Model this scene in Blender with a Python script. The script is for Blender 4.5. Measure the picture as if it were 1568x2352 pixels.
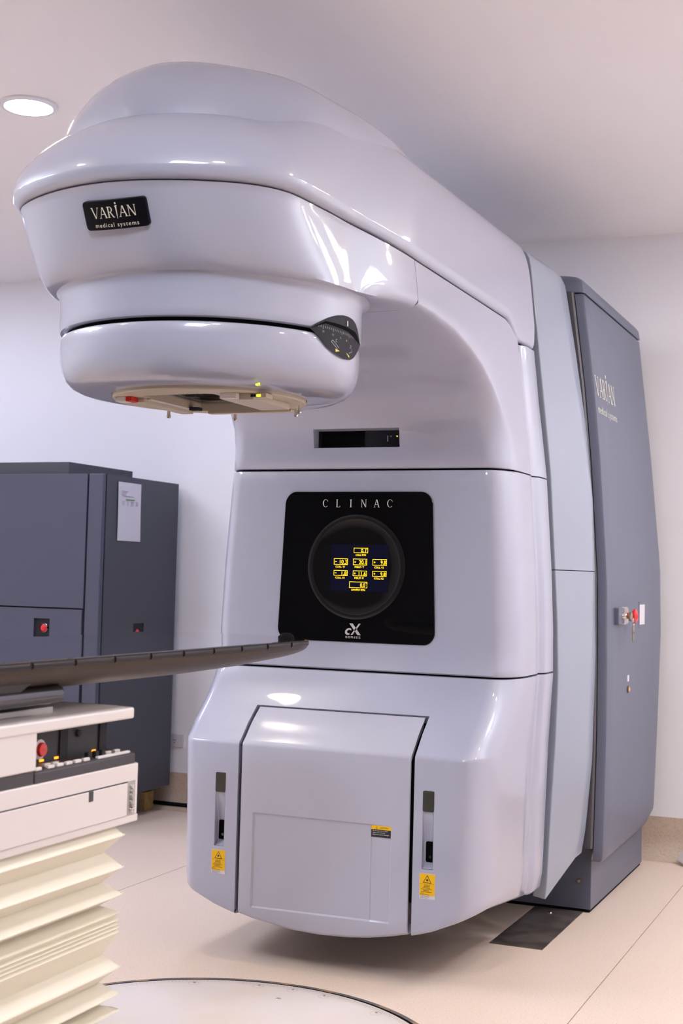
import bpy, bmesh, math, random
import numpy as np
from mathutils import Matrix, Vector
random.seed(7)
for o in list(bpy.data.objects): bpy.data.objects.remove(o, do_unlink=True)
SC = bpy.context.scene
COL = SC.collection
PI = math.pi

# ------------------------------------------------------------------ camera
CAM = Vector((1.77927, -3.33015, 1.26))
cd = bpy.data.cameras.new('camera'); cam = bpy.data.objects.new('camera', cd); COL.objects.link(cam)
cd.sensor_fit = 'VERTICAL'; cd.sensor_height = 36.0; cd.sensor_width = 24.0
cd.lens = 3154.0 / 2352.0 * 36.0
cd.clip_start = 0.05
r0 = Vector((0.91962445, 0.39194724, 0.0258502)); r1 = Vector((0.00523289, 0.05357971, -0.99854986)); r2 = Vector((-0.39276391, 0.91842614, 0.04722219))
M = Matrix((( r0.x, -r1.x, -r2.x, CAM.x), (r0.y, -r1.y, -r2.y, CAM.y), (r0.z, -r1.z, -r2.z, CAM.z), (0, 0, 0, 1)))
cam.matrix_world = M
cd.dof.use_dof = True; cd.dof.focus_distance = 4.15; cd.dof.aperture_fstop = 6.3
SC.camera = cam
# ------------------------------------------------------------------ world, view
w = bpy.data.worlds.new('world'); SC.world = w; w.use_nodes = True
w.node_tree.nodes['Background'].inputs[0].default_value = (0.8, 0.83, 0.95, 1)
w.node_tree.nodes['Background'].inputs[1].default_value = 0.05
SC.view_settings.view_transform = 'Standard'; SC.view_settings.look = 'None'
SC.view_settings.gamma = 1.0; SC.view_settings.use_curve_mapping = False
SC.view_settings.exposure = 0.87
WARM = (1.0, 0.885, 0.745); COOL = (0.74, 0.84, 1.0)
DOWN_E = 78.0; PANEL_E = 24.0; WASH_E = 10.5

# ------------------------------------------------------------------ materials
MATS = {}
def mat(name, col, rough=0.5, metal=0.0, coat=0.0, coat_r=0.05, spec=0.5, emit=None, emit_s=0.0, noise=None, bump=None, alpha=None):
    m = bpy.data.materials.new(name); m.use_nodes = True
    nt = m.node_tree; b = nt.nodes['Principled BSDF']
    b.inputs['Base Color'].default_value = (*col, 1); b.inputs['Roughness'].default_value = rough
    b.inputs['Metallic'].default_value = metal; b.inputs['Coat Weight'].default_value = coat
    b.inputs['Coat Roughness'].default_value = coat_r; b.inputs['Specular IOR Level'].default_value = spec
    if emit: b.inputs['Emission Color'].default_value = (*emit, 1); b.inputs['Emission Strength'].default_value = emit_s
    if noise:   # (scale, second colour, sharpness low, high, detail)
        tc = nt.nodes.new('ShaderNodeTexCoord'); n = nt.nodes.new('ShaderNodeTexNoise')
        n.inputs['Scale'].default_value = noise[0]; n.inputs['Detail'].default_value = noise[4]
        rp = nt.nodes.new('ShaderNodeValToRGB')
        rp.color_ramp.elements[0].position = noise[2]; rp.color_ramp.elements[1].position = noise[3]
        rp.color_ramp.elements[0].color = (*noise[1], 1); rp.color_ramp.elements[1].color = (*col, 1)
        nt.links.new(tc.outputs['Object'], n.inputs['Vector']); nt.links.new(n.outputs['Fac'], rp.inputs['Fac'])
        nt.links.new(rp.outputs['Color'], b.inputs['Base Color'])
    if bump:    # (scale, strength)
        tc = nt.nodes.new('ShaderNodeTexCoord'); n = nt.nodes.new('ShaderNodeTexNoise'); bp = nt.nodes.new('ShaderNodeBump')
        n.inputs['Scale'].default_value = bump[0]; n.inputs['Detail'].default_value = 3
        bp.inputs['Strength'].default_value = bump[1]; bp.inputs['Distance'].default_value = 0.002
        nt.links.new(tc.outputs['Object'], n.inputs['Vector']); nt.links.new(n.outputs['Fac'], bp.inputs['Height'])
        nt.links.new(bp.outputs['Normal'], b.inputs['Normal'])
    MATS[name] = m
    return m
mat('gantry_paint', (0.400, 0.410, 0.520), 0.36, coat=0.8, coat_r=0.035)
mat('gantry_paint_matt', (0.44, 0.44, 0.53), 0.42, coat=0.25, coat_r=0.15)
mat('stand_light', (0.305, 0.335, 0.415), 0.33, coat=0.25, coat_r=0.12)
mat('stand_grey', (0.115, 0.125, 0.180), 0.42, bump=(900, 0.05))
mat('stand_dark', (0.085, 0.08, 0.09), 0.5)
mat('void', (0.012, 0.012, 0.016), 0.8)
mat('gap_black', (0.004, 0.004, 0.005), 0.7, spec=0.03)
mat('black_gloss', (0.003, 0.003, 0.004), 0.03, spec=0.35)
mat('lens_black', (0.006, 0.006, 0.007), 0.10, spec=0.4)
mat('lens_rim', (0.013, 0.012, 0.015), 0.16, spec=0.5)
mat('lcd', (0.004, 0.004, 0.012), 0.10, spec=0.4, emit=(0.06, 0.07, 0.28), emit_s=0.02)
mat('readout', (0.9, 0.55, 0.0), 0.5, emit=(1.0, 0.55, 0.0), emit_s=1.5)
mat('print_white', (0.80, 0.80, 0.80), 0.4)
mat('print_silver', (0.62, 0.62, 0.64), 0.3, metal=0.2)
mat('print_cream', (0.78, 0.74, 0.62), 0.4)
mat('badge_black', (0.003, 0.003, 0.006), 0.35, spec=0.15)
mat('window_dark', (0.022, 0.019, 0.017), 0.12, coat=0.4)
mat('window_green', (0.018, 0.022, 0.016), 0.15, coat=0.4)
mat('label_yellow', (0.86, 0.49, 0.0), 0.45)
mat('label_black', (0.015, 0.010, 0.014), 0.5)
mat('label_white', (0.66, 0.62, 0.66), 0.5)
mat('label_ink', (0.22, 0.13, 0.0), 0.6)
mat('label_grey', (0.33, 0.31, 0.33), 0.6)
mat('scale_dark', (0.030, 0.029, 0.037), 0.45, spec=0.06)
mat('scale_print', (0.30, 0.30, 0.33), 0.5)
mat('scale_yellow', (0.85, 0.60, 0.05), 0.5)
mat('beige_metal', (0.55, 0.46, 0.36), 0.38)
mat('steel', (0.62, 0.60, 0.58), 0.22, metal=1.0)
mat('steel_dull', (0.45, 0.43, 0.41), 0.45, metal=0.7)
mat('brushed_dark', (0.20, 0.17, 0.14), 0.35, metal=0.6)
mat('chrome_dark', (0.10, 0.10, 0.12), 0.08, metal=1.0)
mat('red_plastic', (0.62, 0.012, 0.010), 0.25, coat=0.3)
mat('led_yellow', (0.8, 0.8, 0.0), 0.4, emit=(0.9, 1.0, 0.02), emit_s=1.3)
mat('led_orange', (0.8, 0.3, 0.0), 0.4, emit=(1.0, 0.30, 0.01), emit_s=1.3)
mat('orange_lens', (0.75, 0.33, 0.08), 0.3)
mat('white_plastic', (0.76, 0.70, 0.685), 0.42)
mat('couch_grey', (0.062, 0.058, 0.066), 0.45, spec=0.3)
mat('couch_dark', (0.045, 0.043, 0.050), 0.5, spec=0.25)
mat('button_white', (0.78, 0.74, 0.72), 0.4)
mat('panel_brown', (0.045, 0.020, 0.014), 0.4)
mat('carbon', (0.016, 0.014, 0.016), 0.07, coat=1.0, coat_r=0.02)
mat('carbon_body', (0.060, 0.043, 0.033), 0.32, spec=0.12)
mat('edge_band', (0.020, 0.016, 0.018), 0.3, spec=0.2)
mat('bellows', (0.80, 0.75, 0.62), 0.55)
mat('bellows_edge', (0.46, 0.41, 0.15), 0.6)
mat('cabinet_grey', (0.060, 0.064, 0.104), 0.48, bump=(700, 0.06))
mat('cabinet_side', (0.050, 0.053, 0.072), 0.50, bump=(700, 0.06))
mat('paper', (0.66, 0.62, 0.66), 0.7)
mat('paper_ink', (0.40, 0.38, 0.41), 0.8)
mat('green_ink', (0.12, 0.30, 0.06), 0.8)
mat('cardboard', (0.42, 0.27, 0.10), 0.8, noise=(25, (0.30, 0.18, 0.06), 0.35, 0.6, 3))
mat('block_grey', (0.30, 0.29, 0.29), 0.7)
mat('wall_paint', (0.86, 0.84, 0.87), 0.6, bump=(60, 0.04))
mat('ceiling_paint', (0.93, 0.89, 0.90), 0.7)
mat('joint_dark', (0.20, 0.15, 0.115), 0.7)
mat('pit_dark', (0.11, 0.095, 0.095), 0.7, noise=(14, (0.30, 0.20, 0.12), 0.38, 0.52, 5))
mat('turntable', (0.72, 0.65, 0.62), 0.4, noise=(2.5, (0.70, 0.60, 0.52), 0.40, 0.60, 2))
mat('turn_ink', (0.42, 0.36, 0.35), 0.6)
mat('floor_vinyl', (0.78, 0.63, 0.52), 0.42, noise=(160, (0.68, 0.53, 0.42), 0.30, 0.52, 4))
mat('skirting_vinyl', (0.58, 0.46, 0.36), 0.5, noise=(150, (0.48, 0.36, 0.26), 0.32, 0.55, 4))
mat('floor_steel', (0.13, 0.10, 0.085), 0.30, metal=0.55, noise=(9, (0.25, 0.21, 0.19), 0.42, 0.62, 6))
mat('lamp_trim', (0.80, 0.78, 0.84), 0.4)
mat('lamp_warm', (1, 0.9, 0.75), 0.5, emit=WARM, emit_s=DOWN_E)
mat('lamp_cool', (0.9, 0.93, 1), 0.5, emit=COOL, emit_s=PANEL_E)
mat('lamp_wash', (0.9, 0.93, 1), 0.5, emit=(0.66, 0.74, 1.0), emit_s=WASH_E)
mat('brass', (0.40, 0.33, 0.22), 0.3, metal=0.9)
mat('unlit_end_dark', (0.09, 0.065, 0.05), 0.5, noise=(6, (0.05, 0.035, 0.028), 0.3, 0.7, 6))  # dark tone stands in for the unlit end of the room
mat('rubber', (0.010, 0.009, 0.011), 0.7, spec=0.03)

# ------------------------------------------------------------------ mesh helpers
class MB:
    """collects faces with their materials; build() links them as ONE mesh object (coordinates in world space)"""
    def __init__(s): s.v = []; s.f = []; s.m = []; s.mats = []
    def mi(s, m):
        if m not in s.mats: s.mats.append(m)
        return s.mats.index(m)
    def add(s, vs, fs, m):
        o = len(s.v); k = s.mi(m); s.v += [tuple(map(float, p)) for p in vs]
        for f in fs: s.f.append(tuple(i + o for i in f)); s.m.append(k)
    def grid(s, rows, m, close=False, skip=None):
        n = len(rows[0]); vs = [p for r in rows for p in r]; fs = []
        for i in range(len(rows) - 1):
            for j in range(n if close else n - 1):
                if skip and skip(i, j): continue
                k = (j + 1) % n
                fs.append((i*n + j, i*n + k, (i+1)*n + k, (i+1)*n + j))
        s.add(vs, fs, m)
    def box(s, a, b, m):
        x0, y0, z0 = a; x1, y1, z1 = b
        s.add([(x0,y0,z0),(x1,y0,z0),(x1,y1,z0),(x0,y1,z0),(x0,y0,z1),(x1,y0,z1),(x1,y1,z1),(x0,y1,z1)],
              [(0,3,2,1),(4,5,6,7),(0,1,5,4),(1,2,6,5),(2,3,7,6),(3,0,4,7)], m)
    def lathe(s, prof, m, c=(0, 0), n=96, axis='z', a0=0.0, a1=2*PI, org=0.0):
        rows = []
        full = abs(a1 - a0 - 2*PI) < 1e-6
        for r, h in prof:
            row = []
            for k in range(n if full else n + 1):
                a = a0 + (a1 - a0) * k / n
                if axis == 'z': row.append((c[0] + r*math.sin(a), c[1] - r*math.cos(a), h))
                elif axis == 'y': row.append((c[0] + r*math.sin(a), h, c[1] - r*math.cos(a)))
                else: row.append((h, c[0] + r*math.sin(a), c[1] - r*math.cos(a)))
            rows.append(row)
        s.grid(rows, m, close=full)
    def tube(s, pts, r, m, n=12, cap=True):
        rows = []
        for i, p in enumerate(pts):
            p = Vector(p); d = (Vector(pts[min(i+1, len(pts)-1)]) - Vector(pts[max(i-1, 0)])).normalized()
            u = d.cross(Vector((0, 0, 1)))
            if u.length < 1e-3: u = Vector((1, 0, 0))
            u.normalize(); v = d.cross(u); rr = r[i] if isinstance(r, (list, tuple)) else r
            rows.append([tuple(p + rr*(u*math.cos(2*PI*k/n) + v*math.sin(2*PI*k/n))) for k in range(n)])
        s.grid(rows, m, close=True)
        if cap:
            for row in (rows[0], rows[-1]): s.add(row, [tuple(range(n))], m)
    def poly(s, pts, m): s.add(pts, [tuple(range(len(pts)))], m)
    def build(s, name, parent=None, smooth=None, bevel=0.0, seg=2, solid=0.0, merge=True, label=None):
        me = bpy.data.meshes.new(name)
        me.from_pydata(s.v, [], s.f)
        for m in s.mats: me.materials.append(MATS[m])
        me.polygons.foreach_set('material_index', s.m)
        bm = bmesh.new(); bm.from_mesh(me)
        if merge: bmesh.ops.remove_doubles(bm, verts=bm.verts, dist=1e-5)
        bmesh.ops.recalc_face_normals(bm, faces=bm.faces)
        flat = None
        if bevel: bv = bmesh.ops.bevel(bm, geom=[e for e in bm.edges if len(e.link_faces) == 2 and e.calc_face_angle(0) > 0.5], offset=bevel, segments=seg, profile=0.5, affect='EDGES', clamp_overlap=True)
        if smooth is not None or bevel:
            lim = math.radians(smooth if smooth is not None else 30)
            for f in bm.faces: f.smooth = True
            if bevel and smooth is None:
                nf = set(bv['faces'])
                for f in bm.faces: f.smooth = f in nf
            for e in bm.edges:
                if len(e.link_faces) == 2 and e.calc_face_angle(0) > lim: e.smooth = False
        bm.to_mesh(me); bm.free(); me.update()
        o = bpy.data.objects.new(name, me); COL.objects.link(o)
        if solid:
            md = o.modifiers.new('thickness', 'SOLIDIFY'); md.thickness = abs(solid); md.offset = -1 if solid > 0 else 1
            es_ = o.modifiers.new('sharp_rims', 'EDGE_SPLIT'); es_.split_angle = math.radians(50); es_.use_edge_sharp = False
        if parent: attach(o, parent)
        if label: o['label'] = label
        return o
def wloc(o):
    v = Vector((0, 0, 0))
    while o: v += o.location; o = o.parent
    return v
def attach(o, p): o.location = o.location - wloc(p); o.parent = p
def thing(name, label, cat, loc=(0, 0, 0), group=None):
    o = bpy.data.objects.new(name, None); COL.objects.link(o); o.location = loc
    o.empty_display_size = 0.1; tag(o, label, cat, group); return o
def tag(o, label, cat, group=None):
    o['label'] = label; o['category'] = cat
    if group: o['group'] = group
    return o
def struct(o): o['kind'] = 'structure'; return o
def interp(t, x):
    return float(np.interp(x, [a for a, b in t], [b for a, b in t]))
def resample(pts, n):
    p = np.array(pts, float)
    # Catmull-Rom refine, then even arc length
    q = []
    P = np.vstack([2*p[0]-p[1], p, 2*p[-1]-p[-2]])
    for i in range(1, len(P) - 2):
        for t in np.linspace(0, 1, 16, endpoint=False):
            a, b, c, d = P[i-1], P[i], P[i+1], P[i+2]
            q.append(0.5*((2*b) + (-a+c)*t + (2*a-5*b+4*c-d)*t*t + (-a+3*b-3*c+d)*t**3))
    q.append(p[-1]); q = np.array(q)
    s = np.concatenate([[0], np.cumsum(np.linalg.norm(np.diff(q, axis=0), axis=1))])
    return np.stack([np.interp(np.linspace(0, s[-1], n), s, q[:, k]) for k in range(q.shape[1])], 1)
def rrect(x0, z0, x1, z1, r, n=6):
    out = []
    for cx, cz, a in ((x1-r, z1-r, 0), (x0+r, z1-r, 90), (x0+r, z0+r, 180), (x1-r, z0+r, 270)):
        for k in range(n + 1):
            t = math.radians(a + 90*k/n); out.append((cx + r*math.cos(t), cz + r*math.sin(t)))
    return out
def plate(mb, pts, f0, f1, m):
    """prism from a 2-D outline; f0 / f1 map (u,v) to the front and back points"""
    n = len(pts); a = [f0(*p) for p in pts]; b = [f1(*p) for p in pts]
    mb.add(a + b, [tuple(range(n)), tuple(range(2*n-1, n-1, -1))] + [(i, (i+1) % n, n + (i+1) % n, n + i) for i in range(n)], m)
def text2d(txt, size=1.0, align='CENTER', space=1.0):
    """text outline as flat mesh: (verts2d, faces)"""
    c = bpy.data.curves.new('t', 'FONT'); c.body = txt; c.size = size; c.align_x = align; c.align_y = 'CENTER'; c.space_character = space
    c.resolution_u = 3
    o = bpy.data.objects.new('t', c); COL.objects.link(o)
    dg = bpy.context.evaluated_depsgraph_get(); me = bpy.data.meshes.new_from_object(o.evaluated_get(dg))
    v = [(p.co.x, p.co.y) for p in me.vertices]; f = [tuple(p.vertices) for p in me.polygons]
    bpy.data.objects.remove(o, do_unlink=True); bpy.data.curves.remove(c); bpy.data.meshes.remove(me)
    return v, f
def fit(vf, cx, cy, w=None, h=None):
    v, f = vf; a = np.array(v); lo, hi = a.min(0), a.max(0)
    sx = w/(hi[0]-lo[0]) if w else None; sy = h/(hi[1]-lo[1]) if h else None
    sx = sx or sy; sy = sy or sx
    a = (a - (lo+hi)/2) * [sx, sy] + [cx, cy]
    return [tuple(p) for p in a], f
def put(mb, vf, fn, m): mb.add([fn(*p) for p in vf[0]], vf[1], m)
# --- small serif alphabet (thick / thin strokes with serifs)
def serif(word):
    V = []; Fc = []; x = 0.0
    def q(*pts):
        o = len(V); V.extend((px + x, py) for px, py in pts); Fc.append(tuple(range(o, o + len(pts))))
    def stroke(a, b, wd): q((a[0]-wd/2, a[1]), (a[0]+wd/2, a[1]), (b[0]+wd/2, b[1]), (b[0]-wd/2, b[1]))
    def sf(cx, y, w=0.2): q((cx-w/2, y-0.018), (cx+w/2, y-0.018), (cx+w/2, y+0.018), (cx-w/2, y+0.018))
    TH, TN = 0.115, 0.05
    for ch in word:
        if ch == 'V':
            stroke((0.06, 1), (0.39, 0), TH); stroke((0.70, 1), (0.40, 0), TN); sf(0.07, 0.985, 0.26); sf(0.70, 0.985, 0.22); adv = 0.76
        elif ch == 'A':
            stroke((0.40, 1), (0.70, 0), TH); stroke((0.37, 1), (0.08, 0), TN); q((0.2, 0.33), (0.58, 0.33), (0.57, 0.38), (0.21, 0.38)); sf(0.08, 0.015, 0.22); sf(0.70, 0.015, 0.26); adv = 0.80
        elif ch == 'R':
            stroke((0.12, 1), (0.12, 0), TH); sf(0.12, 0.015, 0.26); sf(0.08, 0.985, 0.2)
            for k in range(10):
                a, b = math.radians(90 - 18*k), math.radians(72 - 18*k)
                q((0.27+0.25*math.cos(a), 0.745+0.255*math.sin(a)), (0.27+0.25*math.cos(b), 0.745+0.255*math.sin(b)), (0.27+0.155*math.cos(b), 0.745+0.21*math.sin(b)), (0.27+0.155*math.cos(a), 0.745+0.21*math.sin(a)))
            q((0.12, 0.955), (0.27, 0.955), (0.27, 1.0), (0.12, 1.0)); q((0.12, 0.49), (0.27, 0.49), (0.27, 0.535), (0.12, 0.535))
            stroke((0.30, 0.5), (0.60, 0.0), TH); sf(0.62, 0.015, 0.18); adv = 0.72
        elif ch == 'N':
            stroke((0.10, 1), (0.10, 0), TN); stroke((0.10, 1), (0.66, 0), TH); stroke((0.68, 1), (0.68, 0), TN); sf(0.08, 0.985, 0.2); sf(0.10, 0.015, 0.2); sf(0.68, 0.985, 0.2); adv = 0.80
        elif ch == 'i':    # the drawn figure-like letter
            for k in range(12): pass
            n = 14; q(*[(0.17+0.075*math.cos(2*PI*k/n), 1.27+0.095*math.sin(2*PI*k/n)) for k in range(n)])
            q((0.02, 1.03), (0.30, 1.10), (0.26, 1.0), (0.235, 0.9), (0.185, -0.14), (0.155, -0.14), (0.10, 0.9), (0.07, 0.985)); adv = 0.34
        elif ch == 'I':
            stroke((0.14, 1), (0.14, 0), TH); sf(0.14, 0.985, 0.28); sf(0.14, 0.015, 0.28); adv = 0.30
        elif ch == 'L':
            stroke((0.14, 1), (0.14, 0), TH); sf(0.14, 0.985, 0.28); q((0.02, 0), (0.54, 0), (0.55, 0.045), (0.02, 0.045)); q((0.50, 0), (0.55, 0), (0.58, 0.2), (0.55, 0.2)); adv = 0.60
        elif ch == 'C':
            for k in range(20):
                a, b = math.radians(45 + 13.5*k), math.radians(58.5 + 13.5*k)
                def th(t): return 0.045 + 0.075*max(0, -math.cos(t))
                q((0.42+0.40*math.cos(a), 0.5+0.51*math.sin(a)), (0.42+0.40*math.cos(b), 0.5+0.51*math.sin(b)), (0.42+(0.40-th(b))*math.cos(b), 0.5+(0.51-0.045)*math.sin(b)), (0.42+(0.40-th(a))*math.cos(a), 0.5+(0.51-0.045)*math.sin(a)))
            q((0.69, 0.84), (0.72, 0.70), (0.745, 0.70), (0.72, 0.92)); adv = 0.78
        elif ch == ' ': adv = 0.5
        x += adv + 0.06
    return V, Fc

# ================================================================== ROOM
WALLY = 3.17; CEIL = 2.92
XL, XR, YF = -4.6, 3.3, -6.4
b = MB(); b.box((XL, YF, -0.08), (XR, WALLY, -0.012), 'joint_dark'); floor = struct(b.build('floor'))
xs = [XL, -3.14, -1.152, 0.838, 2.83, XR]
for i in range(len(xs) - 1):
    for j, (ya, yb) in enumerate(((YF, -1.4), (-1.4, WALLY))):
        g = 0.0016
        b = MB(); b.box((xs[i]+g, ya+g, -0.012), (xs[i+1]-g, yb-g, 0.0), 'floor_vinyl'); b.build('floor_sheet', floor)
b = MB(); b.box((XL-0.1, YF-0.1, CEIL), (XR+0.1, WALLY+0.1, CEIL+0.1), 'ceiling_paint'); struct(b.build('ceiling'))
b = MB(); b.box((XL-0.1, WALLY, -0.05), (XR+0.1, WALLY+0.1, CEIL), 'wall_paint'); struct(b.build('wall_back'))
b = MB(); b.box((XL-0.1, YF-0.1, -0.05), (XL, WALLY, CEIL), 'wall_paint'); struct(b.build('wall_left'))
b = MB(); b.box((XR, YF-0.1, -0.05), (XR+0.1, WALLY, CEIL), 'wall_paint'); struct(b.build('wall_right'))
b = MB(); b.box((XL, YF-0.1, -0.05), (XR, YF, CEIL), 'unlit_end_dark'); struct(b.build('wall_front'))  # unseen wall, coloured dark so the glossy display reflects little
# coved vinyl skirting along the back wall
b = MB()
prof = [(WALLY, 0.19), (WALLY-0.006, 0.19), (WALLY-0.008, 0.10), (WALLY-0.012, 0.07), (WALLY-0.026, 0.040), (WALLY-0.05, 0.016), (WALLY-0.085, 0.003), (WALLY-0.09, 0.0005)]
b.grid([[(x, y, z) for y, z in prof] for x in (XL, -1.152, 0.838, XR)], 'skirting_vinyl'); struct(b.build('baseboard_back', smooth=40))
# thin black tube drawn for the dark gap line at the foot of the wall between the cabinet and the gantry
b = MB(); b.tube([(-2.03, WALLY-0.045, 0.028), (-1.6, WALLY-0.042, 0.026), (-1.0, WALLY-0.045, 0.028), (-0.4, WALLY-0.04, 0.026)], 0.011, 'rubber')
tag(b.build('wall_gap_line', smooth=60), 'black gap line along the foot of the skirting behind the gantry', 'gap line')

# ------------------------------------------------------------------ lamps
def downlight(x, y, label, group=None):
    t = thing('ceiling_downlight', label, 'downlight', (x, y, CEIL), group)
    b = MB(); b.lathe([(0.084, CEIL-0.004), (0.086, CEIL-0.012), (0.098, CEIL-0.012), (0.104, CEIL-0.006), (0.104, CEIL+0.0)], 'lamp_trim', (x, y), 48); b.build('trim_ring', t, smooth=40)
    b = MB(); b.lathe([(0.085, CEIL-0.007), (0.04, CEIL-0.0075), (0.0005, CEIL-0.0075)], 'lamp_warm', (x, y), 48); b.build('diffuser', t, smooth=40)
downlight(-1.19, 0.67, 'round recessed ceiling downlight beside the domed gantry head')
for x, y, where in ((1.95, 2.0, 'over the aisle beside the gantry'), (-1.19, -1.5, 'over the left flank of the couch'), (1.0, -1.7, 'over the right flank of the couch'), (2.9, -0.6, 'close to the middle of the right wall'), (2.05, 0.35, 'added out of view over the walkway right of the couch'), (2.9, 1.0, 'added out of view in front of the small panel light by the right wall'), (-3.2, -1.2, 'close to the middle of the left wall'), (3.0, 2.5, 'in the corner right of the stand'), (-3.3, 0.1, 'in front of the dark cabinet')):  # two unseen downlights are added to strengthen the light on the right
    downlight(x, y, 'round recessed ceiling downlight ' + where, 'ceiling downlights in rows')
def panel(x, y, sx, sy, label, m='lamp_cool'):
    t = thing('unseen_panel_light', label, 'ceiling light', (x, y, CEIL))
    b = MB(); b.box((x-sx/2-0.02, y-sy/2-0.02, CEIL-0.010), (x+sx/2+0.02, y+sy/2+0.02, CEIL), 'lamp_trim'); b.build('frame', t, bevel=0.002)
    for s in (-1, 1):
        b = MB(); b.box((x+s*sx/4-sx/4+0.015, y-sy/2+0.01, CEIL-0.012), (x+s*sx/4+sx/4-0.015, y+sy/2-0.01, CEIL-0.009), m); b.build('diffuser', t)
panel(-1.0, 1.95, 0.6, 0.6, 'square twin ceiling panel light added out of view behind the gantry head', 'lamp_wash')  # added panel hidden by the head, brightens the back wall
panel(-3.3, 1.95, 0.6, 0.6, 'square twin ceiling panel light over the dark cabinet', 'lamp_wash')
panel(0.7, -2.3, 0.6, 0.65, 'square twin ceiling panel light added out of view over the foot of the couch')  # unseen panel added to give couch side and head underside more light
panel(-2.6, -0.9, 0.6, 1.2, 'long twin ceiling panel light in the left half of the room')
panel(2.7, 1.9, 0.5, 0.7, 'small twin ceiling panel light added out of view beside the right wall')  # added out of view, lights side faces and spares the front ones

# ================================================================== GANTRY
G = thing('accelerator_gantry', 'large glossy pale grey C-arm radiotherapy gantry with domed head and black display', 'gantry', (0, 1.1, 0.11))
HT = [(0.05, 0.49), (0.13, 0.515), (0.25, 0.533), (0.475, 0.539), (0.705, 0.546), (0.925, 0.558), (1.1, 0.555), (1.318, 0.545), (1.644, 0.521), (1.9, 0.488), (2.095, 0.466), (2.148, 0.459), (2.3, 0.455)]
def Hh(z): return interp(HT, z)
REAR = [(1.26, 0.0), (1.272, -0.005), (1.285, -0.010), (1.305, -0.010), (1.318, -0.005), (1.330, 0.004), (1.345, 0.008), (1.44, 0.008), (1.453, 0.003), (1.458, -0.012), (1.46, -0.05)]
FX = [-0.381, -0.345, -0.300, -0.2, -0.1, 0.0, 0.1, 0.2, 0.315, 0.345, 0.381]
NC = 12
def descs():
    d = [('rear', -1, k) for k in range(len(REAR)-1, -1, -1)] + [('side', -1, f) for f in (0.75, 0.5, 0.25)]
    d += [('corner', -1, 90 - 90*k/NC) for k in range(NC)] + [('front', x) for x in [None] * 0] + [('corner', -1, 0)]
    d += [('front', x) for x in FX]
    d += [('corner', 1, 90*k/NC) for k in range(NC+1)] + [('side', 1, f) for f in (0.25, 0.5, 0.75)] + [('rear', 1, k) for k in range(len(REAR))]
    return d
DESC = descs()
def dpos(d, F, z, inset=0.0, rx=0.08, ry=0.16):
    H = Hh(z) - inset; F = F + inset
    if d[0] == 'front': return d[1], F
    s = d[1]
    if d[0] == 'corner':
        t = math.radians(d[2]); return s*((H-rx) + rx*math.sin(t)), F + ry - ry*math.cos(t)
    if d[0] == 'side': return s*H, F + ry + d[2]*(1.26 - F - ry)
    y, dx = REAR[d[2]]; return s*(H + dx), y
def zbot(x, y):
    z = 1.295 - math.sqrt(1.185**2 - min(abs(x), 0.56)**2)
    k = min(1.0, max(0.0, (abs(x)-0.40)/0.13)); f = min(1.0, max(0.0, (y-0.85)/0.5))
    return z + 0.004*k*(1-f) - 0.055*k*f
# ---- lower cover
rows = []; zr = []
LOW = [(0.0, 0.14), (0.0, 0.045), (0.006, 0.022), (0.02, 0.008), (0.045, 0.002), (0.09, 0.0), (0.5, 0.0)]
UP = [(0.30, .725), (0.365, .725), (0.447, .725), (0.543, .725), (0.605, .725), (0.66, .725), (0.698, .725), (0.706, .7265), (0.712, .731), (0.718, .738), (0.74, .760), (0.77, .789), (0.795, .820), (0.822, .853), (0.85, .883), (0.88, .911), (0.905, .931), (0.93, .946), (0.941, .951)]
def lowpt(d, F, z, ins=0.0): x, y = dpos(d, F, z, ins, ry=0.18); return x, y
for t, ins in LOW:
    r = []
    for d in DESC:
        x, y = lowpt(d, .725, 0.25, ins); zb = zbot(x, y); z = zb + t*(0.30 - zb)
        if d[0] in ('rear', 'side', 'corner'): x, y = lowpt(d, .725, max(z, 0.13), ins)
        r.append((x, y, z))
    rows.append(r); zr.append(-1)
for z, F in UP: rows.append([(*lowpt(d, F, z), z) for d in DESC]); zr.append(z)
rows.append([(*lowpt(d, .951, 0.943, 0.012), 0.943) for d in DESC]); zr.append(0.943)
fi = [i for i, d in enumerate(DESC) if d[0] == 'front']
ci = {x: fi[k] for k, x in enumerate(FX)}
def cut_low(i, j):
    if ci[-0.300] <= j < ci[0.315] and (zr[i+1] <= 0.822): return True
    if (ci[-0.381] <= j < ci[-0.345] or ci[0.345] <= j < ci[0.381]) and 0.365 <= zr[i] and zr[i+1] <= 0.605: return True
    return False
b = MB(); b.grid(rows, 'gantry_paint', skip=cut_low); lower = b.build('lower_cover', G, smooth=50, solid=0.035)
# ---- centre panel in the lower cover
b = MB()
pxs = [-0.2885, -0.2865, -0.28, -0.2425, -0.238, -0.1, 0, 0.1, 0.1735, 0.1755, 0.1775, 0.239, 0.2435, 0.293, 0.3, 0.302]
def prow(F, zf, ins=0.0, field=False):
    r = []
    for k, x in enumerate(pxs):
        e = 0.006 if k in (0, len(pxs)-1) else (0.001 if k in (1, len(pxs)-2) else 0)
        if field and 4 <= k <= 11: e = 0.0046 if k < 9 else (0.0058 if k == 9 else 0.0034)
        r.append((x, F + e + ins, zf(x)))
    return r
prs = [prow(.725, lambda x, d=d: zbot(x, .7) + 0.006 + d, ins) for d, ins in ((0, .04), (.001, .018), (.004, .008), (.010, .002), (.018, 0))]
tilt = lambda x: .005*(x+.24)/.48
prs += [prow(.724, lambda x: .1795 + tilt(x)), prow(.724, lambda x: .1845 + tilt(x), 0, True)]
prs += [prow(.724, lambda x, z=z: z, 0, True) for z in (.30, .40, .4815)]
prs += [prow(.724, lambda x, z=z: z) for z in (.4865, .543, .605, .66)]
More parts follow.
